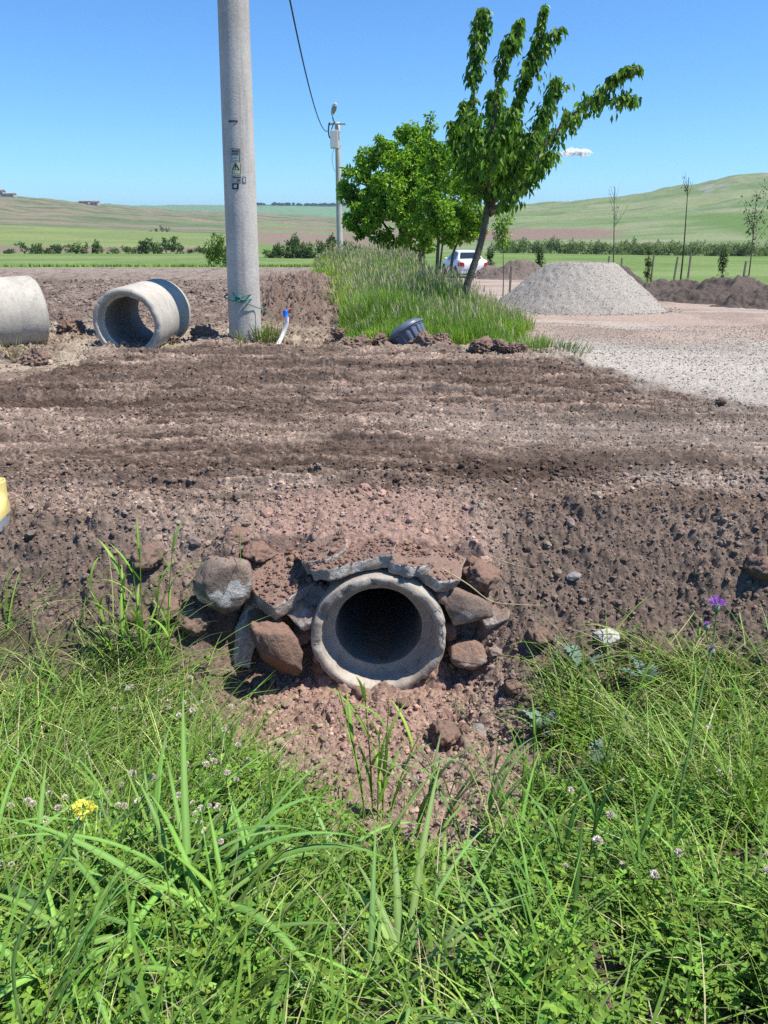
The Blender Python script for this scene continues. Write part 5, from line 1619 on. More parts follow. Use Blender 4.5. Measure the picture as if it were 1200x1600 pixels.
def cloud_mat():
    m = M['cloud']; nt = m.node_tree; b = nt.nodes['Principled BSDF']; out = nt.nodes['Material Output']
    tr = nt.nodes.new('ShaderNodeBsdfTransparent')
    mx = nt.nodes.new('ShaderNodeMixShader')
    nt.links.new(ramp(nt, noise_t(nt, .035, 4, .7, coords(nt)), .40, .75, (.0, .0, .0), (.34, .34, .34)), mx.inputs[0])
    tl = nt.nodes.new('ShaderNodeBsdfTranslucent'); tl.inputs['Color'].default_value = (.95, .95, .95, 1)
    m2 = N(nt, 'ShaderNodeMixShader', Fac=.25)
    df = nt.nodes.new('ShaderNodeBsdfDiffuse'); df.inputs['Color'].default_value = (.93, .93, .93, 1)
    cx = N(nt, 'ShaderNodeCombineXYZ', X=.62, Y=-.1, Z=.78)      # light comes evenly out of the droplets
    nt.links.new(cx.outputs[0], df.inputs['Normal']); nt.links.new(df.outputs[0], m2.inputs[1]); nt.links.new(tl.outputs[0], m2.inputs[2])
    nt.links.new(tr.outputs[0], mx.inputs[1]); nt.links.new(m2.outputs[0], mx.inputs[2])
    nt.links.new(mx.outputs[0], out.inputs['Surface'])
cloud_mat()
cloud(898, 238, 44, 15, 'small white cloud right of the tallest tree', 3)
#PART3
# ------------------------------------------------------------------ loose soil and pebbles
def crumb_protos(k, sub, seed):
    out = []
    for i in range(k):
        bm = bmesh.new(); bmesh.ops.create_icosphere(bm, subdivisions=sub, radius=1)
        for v in bm.verts:
            q = v.co * 1.4 + Vector((seed + i * 5.3, 0, 0))
            v.co *= 1 + .45 * mnoise.noise(q) + .3 * mnoise.noise(q * 2.7)
        bm.verts.ensure_lookup_table(); bm.verts.index_update()
        out.append((np.array([v.co[:] for v in bm.verts]), np.array([[v.index for v in f.verts] for f in bm.faces])))
        bm.free()
    return out

def scatter_crumbs(name, pos, size, cols, protos, flat=.7, sink=.25):
    a = Acc()
    n = len(pos)
    which = rng.integers(0, len(protos), n)
    for k, (PV, PT) in enumerate(protos):
        i = np.where(which == k)[0]
        if not len(i): continue
        m = len(i)
        ang = rng.uniform(0, 6.283, m); tl = rng.normal(0, .5, m)
        c, s = np.cos(ang), np.sin(ang); ct, st = np.cos(tl), np.sin(tl)
        v = PV[None] * (size[i][:, None, None] * rng.uniform(.7, 1.3, (m, 1, 3)) * np.array([1, .9, flat]))
        y1 = v[..., 1] * ct[:, None] - v[..., 2] * st[:, None]; z1 = v[..., 1] * st[:, None] + v[..., 2] * ct[:, None]
        x2 = v[..., 0] * c[:, None] - y1 * s[:, None]; y2 = v[..., 0] * s[:, None] + y1 * c[:, None]
        V = np.stack([x2, y2, z1], -1) + pos[i][:, None] + np.array([0, 0, 1]) * (size[i] * (flat - sink))[:, None, None]
        T = (np.arange(m)[:, None, None] * len(PV) + PT[None]).reshape(-1, 3)
        C = np.repeat(cols[i][:, None], len(PV), 1).reshape(-1, 3)
        a.add(V.reshape(-1, 3), None, T, C)
    o = a.build(name, M['crumb'], smooth=False)
    tag(o, kind='stuff')

def place(n, xr, yr, maskf):
    x = rng.uniform(*xr, n); y = yr[0] + (yr[1] - yr[0]) * rng.random(n)
    k = rng.random(n) < maskf(x, y)
    return x[k], y[k]

def m_dirt(x, y):
    e = bank_edge(x)
    road = ss(0, .3, y - e) * (y < road_edge(x)) * lerp(.55, 1, ss(5.6, 4.6, y))
    bank = (1 - ss(0, .3, y - e)) * (1 - veg(x, y)) * (y > 1.9)
    ax = (np.hypot(x - PIPE['x'], 0) < PIPE['R'] - .02) & (y > 3.60) & (y < 4.10)
    fill = np.exp(-((x + 0.13) / 0.70) ** 6 - ((y - 4.30) / 0.36) ** 4)
    return np.where(ax, 0, np.clip(road + bank, 0, 1) * (1 - .30 * fill))
P2, P1 = crumb_protos(8, 2, 3.0), crumb_protos(10, 1, 7.0)
x, y = place(26000, (-3.4, 3.4), (2.0, 5.2), m_dirt)
pos = np.stack([x, y, height(x, y)], -1); n = len(x)
scatter_crumbs('soil_crumbs', pos, np.clip(rng.lognormal(-5.05, .58, n), .003, .036), vary(ground_color(x, y) * 1.18, n, .22, .05), P2)
x, y = place(70000, (-4.5, 4.5), (2.0, 6.6), m_dirt)
pos = np.stack([x, y, height(x, y)], -1); n = len(x)
scatter_crumbs('fine_soil_crumbs', pos, np.clip(rng.lognormal(-5.4, .4, n), .002, .012), vary(ground_color(x, y) * 1.12, n, .24, .05), P1)
x, y = place(46000, (-6.5, 6.5), (5.8, 9.4), lambda x, y: (y < road_edge(x) + .15) * 1.0)
pos = np.stack([x, y, height(x, y)], -1); n = len(x)
scatter_crumbs('far_soil_crumbs', pos, np.clip(rng.lognormal(-5.15, .4, n), .003, .018), vary(ground_color(x, y) * 1.10, n, .22, .05), P1)
x, y = place(5000, (-5.5, 5.5), (4.4, 9.6), lambda x, y: (y < road_edge(x)) * lerp(.35, 1, gravelly(x, y)) * ss(0, .3, y - bank_edge(x)))
pos = np.stack([x, y, height(x, y)], -1); n = len(x)
scatter_crumbs('road_pebbles', pos, np.clip(rng.lognormal(-5.0, .4, n), .004, .018), vary((.30, .26, .225), n, .30, .05), P1)
x, y = place(22000, (1.6, 9), (6.6, 13), lambda x, y: (y > road_edge(x)) * (x > 2.0 + .05 * (y - 9)) * 1.0)
pos = np.stack([x, y, height(x, y)], -1); n = len(x)
scatter_crumbs('yard_gravel', pos, np.clip(rng.lognormal(-5.1, .35, n), .004, .014), vary((.34, .31, .27), n, .16, .04), P1)
x, y = place(34000, (-9.5, .2), (7.2, 21), lambda x, y: (y > road_edge(x)) * (1 - .9 * verge(x, y)) * 1.0)
pos = np.stack([x, y, height(x, y)], -1); n = len(x)
scatter_crumbs('field_clods', pos, np.clip(rng.lognormal(-4.6, .55, n), .006, .06), vary(ground_color(x, y) * .95, n, .18, .05), P1)
# gravel lying on the pile
n = 12000
r = np.sqrt(rng.random(n)) * 1.95; an = rng.uniform(0, 6.283, n)
pile = next(o for o in S.objects if o.name == 'gravel_pile')
co = np.zeros(len(pile.data.vertices) * 3, np.float32); pile.data.vertices.foreach_get('co', co); co = co.reshape(-1, 3) + np.array(pile.location)
pk = co[rng.integers(0, len(co), n)] + rng.normal(size=(n, 3)) * np.array([.012, .012, .0])
an2 = rng.uniform(0, 6.283, 900); r2 = 1.80 + .45 * rng.random(900) ** 2
fx, fy = pile.location[0] + r2 * np.cos(an2), pile.location[1] + r2 * np.sin(an2)
scatter_crumbs('spilled_gravel', np.stack([fx, fy, height(fx, fy)], -1), np.clip(rng.lognormal(-4.3, .4, 900), .006, .035), vary((.36, .33, .29), 900, .16, .03), P1)
scatter_crumbs('pile_gravel', pk, np.clip(rng.lognormal(-5.0, .3, n), .004, .013), vary((.345, .315, .275), n, .12, .03), P1)

# soil lying on the slabs and boulders
up = []
for o in S.objects:
    if o.type == 'MESH' and o.get('category') in ('slab', 'boulder') :
        bpy.context.view_layer.update()
        mw = np.array(o.matrix_world); nv = len(o.data.vertices)
        co = np.zeros(nv * 3, np.float32); o.data.vertices.foreach_get('co', co); co = co.reshape(-1, 3)
        no = np.zeros(nv * 3, np.float32); o.data.vertices.foreach_get('normal', no); no = no.reshape(-1, 3) @ mw[:3, :3].T
        w = co @ mw[:3, :3].T + mw[:3, 3]
        k = (no[:, 2] > (.72 if o['category'] == 'slab' else .9)) & (w[:, 2] > -.62)
        k &= fbm(w[:, 0] * 9, w[:, 1] * 9, 651, 3) > (.36 if o['category'] == 'slab' else .55)
        up.append(w[k])
up = np.concatenate(up)
pk = up[rng.integers(0, len(up), 1700)] + rng.normal(size=(1700, 3)) * np.array([.006, .006, 0])
scatter_crumbs('slab_soil', pk, np.clip(rng.lognormal(-5.3, .6, 1700), .002, .024), vary((.235, .150, .116), 1700, .14, .05), P2)

# ------------------------------------------------------------------ straw litter
def sticks(name, x, y, L, w, col, lift=.01, tiltmax=.25, kind='stuff'):
    n = len(x)
    base = np.stack([x, y, height(x, y) + lift], -1)
    V, Q, C, _ = blades(base, rng.uniform(0, 6.283, n), L, w, np.pi / 2 - rng.uniform(-.05, tiltmax, n), rng.normal(0, .3, n), 4, 0, col, base_w=.9, taper=6)
    o = mesh_np(name, V, quads=Q, mat=M['grass'], col=C)
    tag(o, kind=kind)
x, y = place(5200, (-6.5, 0), (7.3, 11.5), lambda x, y: (y > road_edge(x)) * (fbm(x * 1.6, y * 1.6, 401, 3) > .5) * 1.0)
sticks('straw_litter', x, y, rng.uniform(.08, .3, len(x)), rng.uniform(.006, .012, len(x)), vary((.42, .36, .24), len(x), .2, .06))
def straw(pts, w, label, col=(.55, .47, .28)):
    P = smooth_path(pts, 16)
    V, Q = tube_np(P, np.linspace(w, w * .4, 16), 5)
    o = mesh_np('dry_straw', V, quads=Q, mat=M['grass'], col=np.tile(np.array(col), (len(V), 1)), smooth=True)
    tag(o, label, 'straw')
straw([at(690, 888, 3.80), at(730, 912, 3.68), at(765, 938, 3.66), at(800, 944, 3.64), at(850, 946, 3.62)], .004, 'long bent dry straw right of the culvert slabs')
straw([at(455, 795, 4.42), at(470, 800, 4.4), at(492, 812, 4.36)], .004, 'short dry straw on the road behind the reddish fill')
straw([at(287, 922, 3.80), at(300, 908, 3.75), at(312, 893, 3.70)], .006, 'pale dry straw leaning on the large boulder')
straw([at(375, 830, 4.0), at(376, 862, 3.78), at(375, 885, 3.62)], .003, 'thin green stem hanging over the large boulder', (.16, .24, .05))
straw([at(752, 862, 4.05), at(790, 878, 3.98), at(835, 890, 3.95)], .003, 'thin dry straw above the reddish lump right of the slabs')

# ------------------------------------------------------------------ tall grass of the tree strip
def strip_grass():
    a = Acc()
    def pts(n, y0, y1, p=1.0):
        y = y0 + (y1 - y0) * rng.random(n) ** p
        x = strip_l(y) - .4 + (strip_r(y) - strip_l(y) + .8) * rng.random(n)
        k = rng.random(n) < verge(x, y) * (.18 + .82 * ss(.30, .46, fbm(x * 1.7, y * 1.2, 521, 3)))
        return x[k], y[k]
    def hmap(x, y):
        return .66 * lerp(.38, .80, ss(0, 1.8, y - 9.4)) * lerp(.55, 1, ss(0, .8, x - strip_l(y))) * lerp(.45, 1, ss(0, 1.1, strip_r(y) - x)) * (.40 + 1.2 * fbm(x * 1.1, y * 1.1, 501, 3))
    for n, y0, y1, wd in ((64000, 9.2, 14, .010), (17000, 13, 24, .016), (16000, 23, 48, .028)):
        x, y = pts(n, y0, y1)
        m = len(x); h = hmap(x, y) * rng.uniform(.55, 1.1, m)
        pn = fbm(x * .8, y * .6, 511, 3)
        c = np.where((pn > .5)[:, None], np.array([.25, .39, .05]), np.array([.175, .31, .045]))
        dry = rng.random(m) < .05
        c = np.where(dry[:, None], np.array([.32, .30, .17]), c)
        base = np.stack([x, y, height(x, y, False) - .01], -1)
        V, Q, C, _ = blades(base, rng.uniform(0, 6.283, m), h, wd * rng.uniform(.6, 1.3, m), rng.uniform(0, .25, m), rng.uniform(.1, 1.3, m), 4, 0, vary(c, m, .2, .08), base_w=.7)
        a.add(V, Q, None, C)
    o = a.build('tall_grass', M['grass']); tag(o, kind='stuff')
    # flowering culms with greyish purple seed heads
    a = Acc()
    for n, y0, y1, wd in ((3000, 9.8, 15, .005), (4000, 14, 26, .008), (3200, 25, 48, .016)):
        x, y = pts(n, y0, y1)
        m = len(x); h = hmap(x, y) * rng.uniform(.95, 1.35, m)
        base = np.stack([x, y, height(x, y, False)], -1)
        az = rng.uniform(0, 6.283, m)
        V, Q, C, P = blades(base, az, h, wd * .55, rng.uniform(0, .12, m), rng.uniform(.0, .35, m), 4, 0, vary((.17, .25, .09), m, .2), base_w=1, taper=9)
        a.add(V, Q, None, C)
        tip = P[:, -1] - np.array([0, 0, .02])
        hc = np.where((rng.random(m) < .55)[:, None], np.array([.36, .31, .24]), np.array([.32, .38, .14]))
        for q in range(2):
            V, Q, C, _ = blades(tip - np.array([0, 0, .05]), az + q * 1.6, rng.uniform(.08, .17, m), wd * 1.8, rng.uniform(0, .3, m), .6, 3, 0, vary(hc, m, .2, .05), base_w=.3)
            a.add(V, Q, None, C)
    o = a.build('grass_seed_heads', M['grass']); tag(o, kind='stuff')
strip_grass()
# grass tuft at the pole foot
def tuft(name, cx, cy, n, rad, h, w, label, col=(.12, .21, .04), bend=1.0, group=None, tilt=.5, seg=5, fold=0):
    r = rad * np.sqrt(rng.random(n)); an = rng.uniform(0, 6.283, n)
    x, y = cx + r * np.cos(an), cy + r * np.sin(an)
    z0 = G(cx, cy, False)
    base = np.stack([x - cx, y - cy, height(x, y, False) - z0 - .02], -1)
    V, Q, C, _ = blades(base, an + rng.normal(0, .6, n), h * rng.uniform(.5, 1.15, n), w * rng.uniform(.7, 1.3, n), rng.uniform(0, tilt, n), rng.uniform(.2, bend, n), seg, fold, vary(col, n, .2, .08), base_w=.7)
    o = mesh_np(name, V, quads=Q, mat=M['grass'], col=C)
    o.location = (cx, cy, z0)
    tag(o, label, 'grass tuft', group)
tuft('grass_tuft', xat(418, 9.6), 9.6, 240, .17, .27, .008, 'green grass tuft at the right foot of the thick pole', (.15, .21, .05))
tuft('grass_tuft', xat(378, 9.45), 9.43, 90, .10, .22, .007, 'small grass tuft in front of the thick pole', (.16, .20, .06))
tuft('grass_tuft', xat(275, 9.4), 9.3, 40, .08, .15, .006, 'dry wisp of grass at the right of the open concrete pipe', (.36, .32, .18))
tuft('grass_tuft', xat(28, 8.55), 8.5, 50, .10, .28, .006, 'dry wisp of grass in front of the left concrete pipe', (.36, .32, .18))
tuft('grass_tuft', xat(850, 9.2), 9.2, 500, .55, .20, .008, 'low grass spreading into the gravel at the strip corner', (.13, .21, .05))

# ------------------------------------------------------------------ field weeds beyond the crest and on the meadow
x, y = place(26000, (-14, 12), (25.5, 60), lambda x, y: np.where(x < 0, (y > 27.2), (y > 27)) * (1 - verge(x, y)) * 1.0)
k = ~((x > 1) & (x < 9) & (y < 52) & (x / y < .24)); x, y = x[k], y[k]
m = len(x)
base = np.stack([x, y, height(x, y, False)], -1)
V, Q, C, _ = blades(base, rng.uniform(0, 6.283, m), rng.uniform(.08, .20, m), .04, .3, .8, 2, 0, vary((.16, .26, .06), m, .2), base_w=.8)
tag(mesh_np('meadow_grass', V, quads=Q, mat=M['grass'], col=C), kind='stuff')

# ------------------------------------------------------------------ ditch bank vegetation
def bank_points(n, yr=(.1, 4.1), xw=2.6, extra=None):
    n = int(n * 1.4)
    y = yr[0] + (yr[1] - yr[0]) * rng.random(n)
    x = rng.uniform(-1, 1, n) * (1.45 + .62 * y)
    gap = ss(.38, .56, fbm(x * 3.4, y * 3.4, 641, 3)) * .85 + .15
    k = rng.random(n) < veg(x, y) * gap * (1 if extra is None else extra(x, y))
    x, y = x[k], y[k]
    return x, y, height(x, y, False) - .01

# fine grass
def lie(x): return ss(.7, 1.3, np.abs(x - .1))
a = Acc()
for (n, hh, ww, colr, ex) in (
        (15000, .25, .0062, (.165, .27, .042), None),
        (4200, .42, .0100, (.14, .26, .045), None),
        (9000, .10, .0050, (.40, .34, .20), None),
        (15000, .36, .0064, (.23, .34, .07), lambda x, y: .25 + .75 * lie(x)),
        (9000, .36, .0052, (.40, .44, .18), lambda x, y: .15 + .85 * lie(x) * ss(2.2, 2.9, y)),
        (4800, .32, .0042, (.52, .46, .28), lambda x, y: .5 + .5 * lie(x))):
    x, y, z = bank_points(n, extra=ex); m = len(x)
    az = rng.uniform(0, 6.283, m)
    az = np.where(rng.random(m) < .5, np.where(x > 0, np.pi + .35, .35) + rng.normal(0, .5, m), az)
    til = rng.uniform(.05, .7, m) + .3 * lie(x) * ss(2.4, 3.0, y)
    V, Q, C, _ = blades(np.stack([x, y, z], -1), az, hh * rng.uniform(.5, 1.3, m) * (1 + .30 * ss(.6, 1.0, np.abs(x - .1)) * ss(2.0, 2.5, y)), ww * rng.uniform(.7, 1.4, m), til, rng.uniform(.3, 1.3, m), 5, 0, vary(colr, m, .32, .09), base_w=.7, wob=.3)
    a.add(V, Q, None, C)
tag(a.build('bank_grass', M['grass']), kind='stuff')

# clover and vetch: stems with three-part leaves
def clover(name, n, h, leaf, col, yr, ex, per=7):
    x, y, z = bank_points(n, yr, extra=ex); m = len(x)
    h_ = h * rng.uniform(.45, 1.2, m)
    V, Q, C, P = blades(np.stack([x, y, z], -1), rng.uniform(0, 6.283, m), h_, .0028, rng.uniform(.0, .7, m), rng.uniform(-.4, .6, m), 4, 0, vary((.13, .22, .05), m), base_w=1, taper=8)
    a = Acc(); a.add(V, Q, None, C)
    cl = vary(col, m, .30, .09)
    for j in range(per):
        t = rng.uniform(.30, 1.0, m); k = np.minimum((t * 4).astype(int), 3); f = (t * 4 - k)[:, None]
        idx = np.arange(m)
        c = P[idx, k] * (1 - f) + P[idx, k + 1] * f
        ang = rng.uniform(0, 6.283, m)
        out = np.stack([np.cos(ang), np.sin(ang), rng.uniform(-.1, .5, m)], -1)
        c2 = c + out * (leaf * rng.uniform(.4, 1.3, m))[:, None]
        for q in (-1, 0, 1):
            a2 = ang + q * 1.15
            d = np.stack([np.cos(a2), np.sin(a2), rng.uniform(-.35, .45, m)], -1)
            nr = np.stack([rng.normal(0, .35, m), rng.normal(0, .35, m), np.ones(m)], -1)
            sz = leaf * rng.uniform(.65, 1.3, m)
            V, T, C = leaflets(c2, d, nr, sz, sz * .52, cl * rng.uniform(.85, 1.15, (m, 1)), .1)
            a.add(V, None, T, C)
    tag(a.build(name, M['leaf']), kind='stuff')
clover('clover', 15000, .21, .023, (.14, .25, .036), (.2, 3.2), lambda x, y: .35 + .65 * ss(.38, .52, fbm(x * 1.5, y * 1.5, 601, 2) + .12 * ss(2.5, 1.2, y)))
clover('vetch', 10000, .17, .011, (.135, .245, .046), (1.4, 4.1), lambda x, y: .3 + .7 * ss(.55, .42, fbm(x * 1.5, y * 1.5, 601, 2)), 9)
clover('broad_leaved_weeds', 1500, .20, .030, (.13, .25, .045), (.2, 2.6), lambda x, y: ss(-.2, .8, x) * .8 + .1, 5)
# small seedlings on the bare soil
n = 900
x = rng.uniform(-1.0, .9, n); y = rng.uniform(2.0, 3.55, n)
k = (veg(x, y) < .5) & (fbm(x * 4, y * 4, 611, 2) > .52); x, y = x[k], y[k]; m = len(x)
V, Q, C, _ = blades(np.stack([x, y, height(x, y)], -1), rng.uniform(0, 6.283, m), rng.uniform(.03, .11, m), .004, rng.uniform(0, .7, m), rng.uniform(0, 1.0, m), 4, 0, vary((.12, .20, .06), m), base_w=.8)
tag(mesh_np('seedling_grass', V, quads=Q, mat=M['grass'], col=C), kind='stuff')

# clover heads, one thing each
def clover_head():
    root = empty('clover_flower', (0, 0, 0))
    V, Q = tube_np(smooth_path([(0, 0, 0), (.008, .004, .10), (.0, .0, .2)], 8), .0016, 5)
    mesh_np('stem', V, quads=Q, mat=M['grass'], col=np.tile(np.array([(.13, .22, .05)]), (len(V), 1)), parent=root)
    n = 90
    o = unit(n); o[:, 2] = np.abs(o[:, 2]) * 1.0 - .25
    pos = o * .005 + np.array([0, 0, .2])
    cc = np.where((rng.random(n) < .35)[:, None], np.array([.62, .48, .42]), np.array([.80, .76, .70]))
    V, T, C = leaflets(pos, o, unit(n), .0085, .0042, vary(cc, n, .1, .03))
    mesh_np('flower_head', V, tris=T, mat=M['petal'], col=C, parent=root)
    return root
proto = clover_head()
spots = []
def mask_fl(x, y):
    return ss(.42, .55, fbm(x * 1.7 + 3, y * 1.7, 621, 2)) * np.where(x < 0, 1.0, .45)
xa, ya = rng.uniform(-1.45, -.30, 420), rng.uniform(1.75, 3.25, 420)
xb, yb = rng.uniform(.35, 2.0, 200), rng.uniform(1.5, 3.3, 200)
x, y = np.concatenate([xa[:300], xb[:90]]), np.concatenate([ya[:300], yb[:90]])
k = (veg(x, y) > .5) & (rng.random(len(x)) < ss(.35, .55, fbm(x * 2.4 + 3, y * 2.4, 621, 2)))
k = np.where(k)[0]; rng.shuffle(k); x, y = x[k], y[k]
z = height(x, y, False)
nfl = 0
for i in range(len(x)):
    if nfl >= 110: break
    o = proto if nfl == 0 else copy_tree(proto)
    s = rng.uniform(.85, 1.3)
    o.location = (x[i], y[i], z[i] + rng.uniform(-.02, .06)); o.scale = (s, s, s); o.rotation_euler = (rng.normal(0, .2), rng.normal(0, .2), rng.uniform(0, 6.28))
    tag(o, 'small off white clover flower head on a thin stem in the ditch bank grass', 'clover flower', 'clover flowers scattered over the ditch banks')
    nfl += 1

# ------------------------------------------------------------------ single grass plants and flowers
def culm_plant(name, base, culms, label, leafw, leafl, col, nleaf=5, cat='grass plant', seed=0):
    """culms: list of (dx, dy, height, azimuth, lean)"""
    rr = np.random.default_rng(seed)
    root = empty(name, base); tag(root, label, cat)
    st = Acc(); lf = Acc()
    for (dx, dy, h, az, lean) in culms:
        s = np.linspace(0, 1, 12)
        P = np.stack([dx + np.cos(az) * lean * h * s ** 1.7, dy + np.sin(az) * lean * h * s ** 1.7, h * s - .04], -1)
        V, Q = tube_np(P, np.linspace(.0042, .0022, 12) * leafw / .018, 6)
        st.add(V, Q, None, np.asarray(col) * .95)
        for j in range(nleaf):
            t = .22 + .76 * (j + rr.uniform(0, .6)) / nleaf
            t = min(t, .99)
            k = t * 11; i = min(int(k), 10); p = P[i] + (P[i + 1] - P[i]) * (k - i)
            a_ = az + (j % 2) * np.pi + rr.normal(0, .7)
            L = leafl * rr.uniform(.65, 1.15) * (1.15 - .45 * t)
            V, Q, C, _ = blades(p[None], a_, L, leafw * rr.uniform(.75, 1.15), rr.uniform(.12, .5), rr.uniform(.2, 1.5), 10, .30, vary(col, 1, .14, .06), None, 2.6, .5)
            lf.add(V, Q, None, C)
    if culms: st.build('stem', M['grass'], root, True)
    lf.build('leaves', M['grass'], root, True)
    return root
def gp(px, Y): 
    x = xat(px, Y, -.8); return (x, Y, G(x, Y, False))
GC = (.155, .29, .034)
culm_plant('grass_plant', gp(228, 3.50), [(-.16, 0, .62, 2.6, .22), (-.08, .02, .74, 1.9, .12), (0, 0, .80, 1.2, .10), (.07, -.03, .66, .6, .12), (.12, .02, .88, .5, .13), (.02, -.06, .55, 3.5, .3), (-.03, .05, .7, 1.5, .05), (.10, -.06, .45, 0, .3)],
           'tall upright grass plant on the left, its tips reaching in front of the road', .019, .30, GC, 5, seed=1)
culm_plant('grass_plant', gp(590, 2.38), [(-.05, 0, .62, 2.3, .26), (-.02, .02, .66, 2.0, .12), (.02, 0, .60, 1.0, .08), (.0, -.03, .50, 1.4, .12), (.05, .02, .42, .4, .3)],
           'tall grass plant standing in front of the culvert mouth', .018, .30, GC, 4, seed=2)
culm_plant('grass_plant', gp(648, 2.15), [(.0, 0, .36, .5, .3), (.04, 0, .40, .9, .2), (.08, .03, .34, .2, .5)], 'arching pale green grass plant right of the one before the culvert', .020, .42, (.14, .22, .07), 4, seed=3)
culm_plant('grass_plant', gp(735, 2.0), [(.0, 0, .40, .4, .3), (.05, .04, .45, 1.2, .25), (-.03, .02, .35, 2.4, .3)], 'grass plant at the right end of the bare soil tongue', .015, .34, (.125, .215, .055), 4, seed=4)
culm_plant('grass_plant', gp(812, 2.25), [(.0, 0, .52, 2.2, .06), (.03, .0, .55, 1.7, .05), (.02, .03, .42, .5, .2)], 'stiff upright grass plant right of the bare soil', .012, .26, GC, 3, seed=5)
culm_plant('grass_plant', gp(900, 1.75), [(.0, 0, .45, 1.2, .05), (.03, .02, .42, 1.9, .1), (-.05, .03, .40, 2.6, .2), (.1, 0, .34, .4, .3)], 'dark green upright grass plant at lower right', .015, .28, (.075, .165, .03), 3, seed=6)

def leaf_fan(name, base, n, L, w, label, col, seed, az0=0, azs=3.1, tilt=(.15, .9), bend=(.7, 2.3), rad=.08, cat='grass plant'):
    rr = np.random.default_rng(seed)
    root = empty(name, base); tag(root, label, cat)
    az = az0 + rr.uniform(-azs, azs, n)
    r = rad * np.sqrt(rr.random(n)); a2 = rr.uniform(0, 6.283, n)
    b = np.stack([r * np.cos(a2), r * np.sin(a2), np.full(n, -.03)], -1)
    V, Q, C, _ = blades(b, az, L * rr.uniform(.55, 1.1, n), w * rr.uniform(.6, 1.15, n), rr.uniform(*tilt, n), rr.uniform(*bend, n), 14, .28, vary(col, n, .16, .07), None, 2.8, .45)
    mesh_np('leaves', V, quads=Q, mat=M['grass'], col=C, parent=root, smooth=True)
LC = (.13, .25, .050)
for k_, (px_, Y_, h_, lb_) in enumerate([(60, 3.1, .46, 'grass plant on the left bank nearest the left picture edge'), (130, 2.9, .42, 'grass plant on the left bank left of the clover heads'), (330, 2.75, .34, 'small grass plant at the left rim of the bare soil'),
        (960, 2.6, .44, 'upright grass plant in the middle of the right bank'), (1080, 2.75, .46, 'upright grass plant on the right bank beside the thistle stem'), (1160, 2.3, .46, 'upright grass plant on the right bank near the picture edge'), (870, 2.5, .36, 'small grass plant at the right rim of the bare soil')]):
    culm_plant('grass_plant', gp(px_, Y_), [(-.05, 0, h_, 2.4, .25), (0, .02, h_ * 1.1, 1.4, .12), (.05, 0, h_ * .9, .6, .28), (.0, -.04, h_ * .7, 3.6, .4)], lb_, .011, .26, (.15, .26, .05), 4, seed=70 + k_)
leaf_fan('broad_grass', gp(300, 1.55), 31, 0.73, 0.026, 'largest broad leaved grass plant at lower left with long arching leaves', LC, 11, rad=.16)
leaf_fan('broad_grass', gp(20, 1.7), 17, 0.80, 0.026, 'broad leaved grass plant at the left edge, below the yellow flower', LC, 12, az0=.5, azs=1.6, rad=.14)
leaf_fan('broad_grass', gp(430, 1.40), 21, 0.61, 0.022, 'broad leaved grass plant at the bottom, right of the largest one', (.14, .27, .04), 13, rad=.12)
leaf_fan('broad_grass', gp(610, 1.30), 17, 0.61, 0.022, 'broad leaved grass plant at the bottom middle with pale arching leaves', (.17, .28, .075), 14, rad=.11)
leaf_fan('broad_grass', gp(170, 1.2), 14, 0.56, 0.022, 'broad leaved grass plant in the bottom left corner', (.145, .28, .045), 15, rad=.12)
leaf_fan('broad_grass', gp(230, 2.0), 17, 0.66, 0.018, 'broad leaved grass plant among the clover heads on the left', LC, 16, az0=1.2, rad=.12)
leaf_fan('broad_grass', gp(530, 1.75), 12, 0.56, 0.018, 'broad leaved grass plant below the tall one before the culvert', (.18, .30, .075), 17, rad=.10)
leaf_fan('broad_grass', gp(690, 1.72), 12, 0.53, 0.016, 'broad leaved grass plant at the lower tip of the bare soil', (.17, .29, .07), 18, rad=.10)
leaf_fan('broad_grass', gp(840, 1.45), 11, 0.48, 0.016, 'dark broad leaved grass plant at lower right', (.11, .23, .04), 19, tilt=(.05, .4), bend=(.2, 1.0), rad=.08)
leaf_fan('broad_grass', gp(1010, 1.9), 11, 0.48, 0.013, 'narrow leaved grass plant under the thistle stem', (.15, .27, .05), 20, tilt=(.05, .5), bend=(.2, 1.1), rad=.08)
leaf_fan('broad_grass', gp(1130, 1.5), 11, 0.48, 0.014, 'grass plant in the lower right corner', (.13, .25, .045), 21, tilt=(.05, .5), bend=(.2, 1.2), rad=.08)

# yellow mustard flower close to the camera
def mustard():
    top = at(132, 1266, 1.08)
    b = at(20, 1520, .98)
    base = Vector((b.x, b.y, G(b.x, b.y, False)))
    root = empty('mustard_plant', base); tag(root, 'yellow mustard flower on a pale green stem at the lower left', 'wildflower')
    t = top - base
    tube_obj('stem', [(0, 0, 0), (b.x - base.x + .0, 0, b.z - base.z), (t.x * .55, t.y * .5, (b.z - base.z) * .4 + t.z * .6), (t.x * .93, t.y * .95, t.z - .02), tuple(t)], [.004, .0035, .003], M['stemgreen'], root, 6, 24)
    n = 46
    o = unit(n); o[:, 2] = o[:, 2] * .6 + .25
    pos = np.array(t) + o * rng.uniform(.004, .016, (n, 1))
    V, T, C = leaflets(pos, o + unit(n) * .5, o + unit(n) * .3, .011, .010, vary((.72, .68, .10), n, .1, .04), .1)
    mesh_np('flower', V, tris=T, mat=M['petal'], col=C, parent=root)
    V, Q, C, _ = blades(np.array(t)[None] * .85 + np.zeros((4, 3)), np.array([.3, 2.2, 3.6, 5.0]), .05, .007, .9, .5, 5, .2, (.14, .23, .05))
    mesh_np('leaves', V, quads=Q, mat=M['grass'], col=C, parent=root)
M['stemgreen'] = mat_plain('stem_green', (.13, .23, .055), .6, .3)
M['stemdark'] = mat_plain('thistle_stem', (.075, .15, .035), .6, .3)
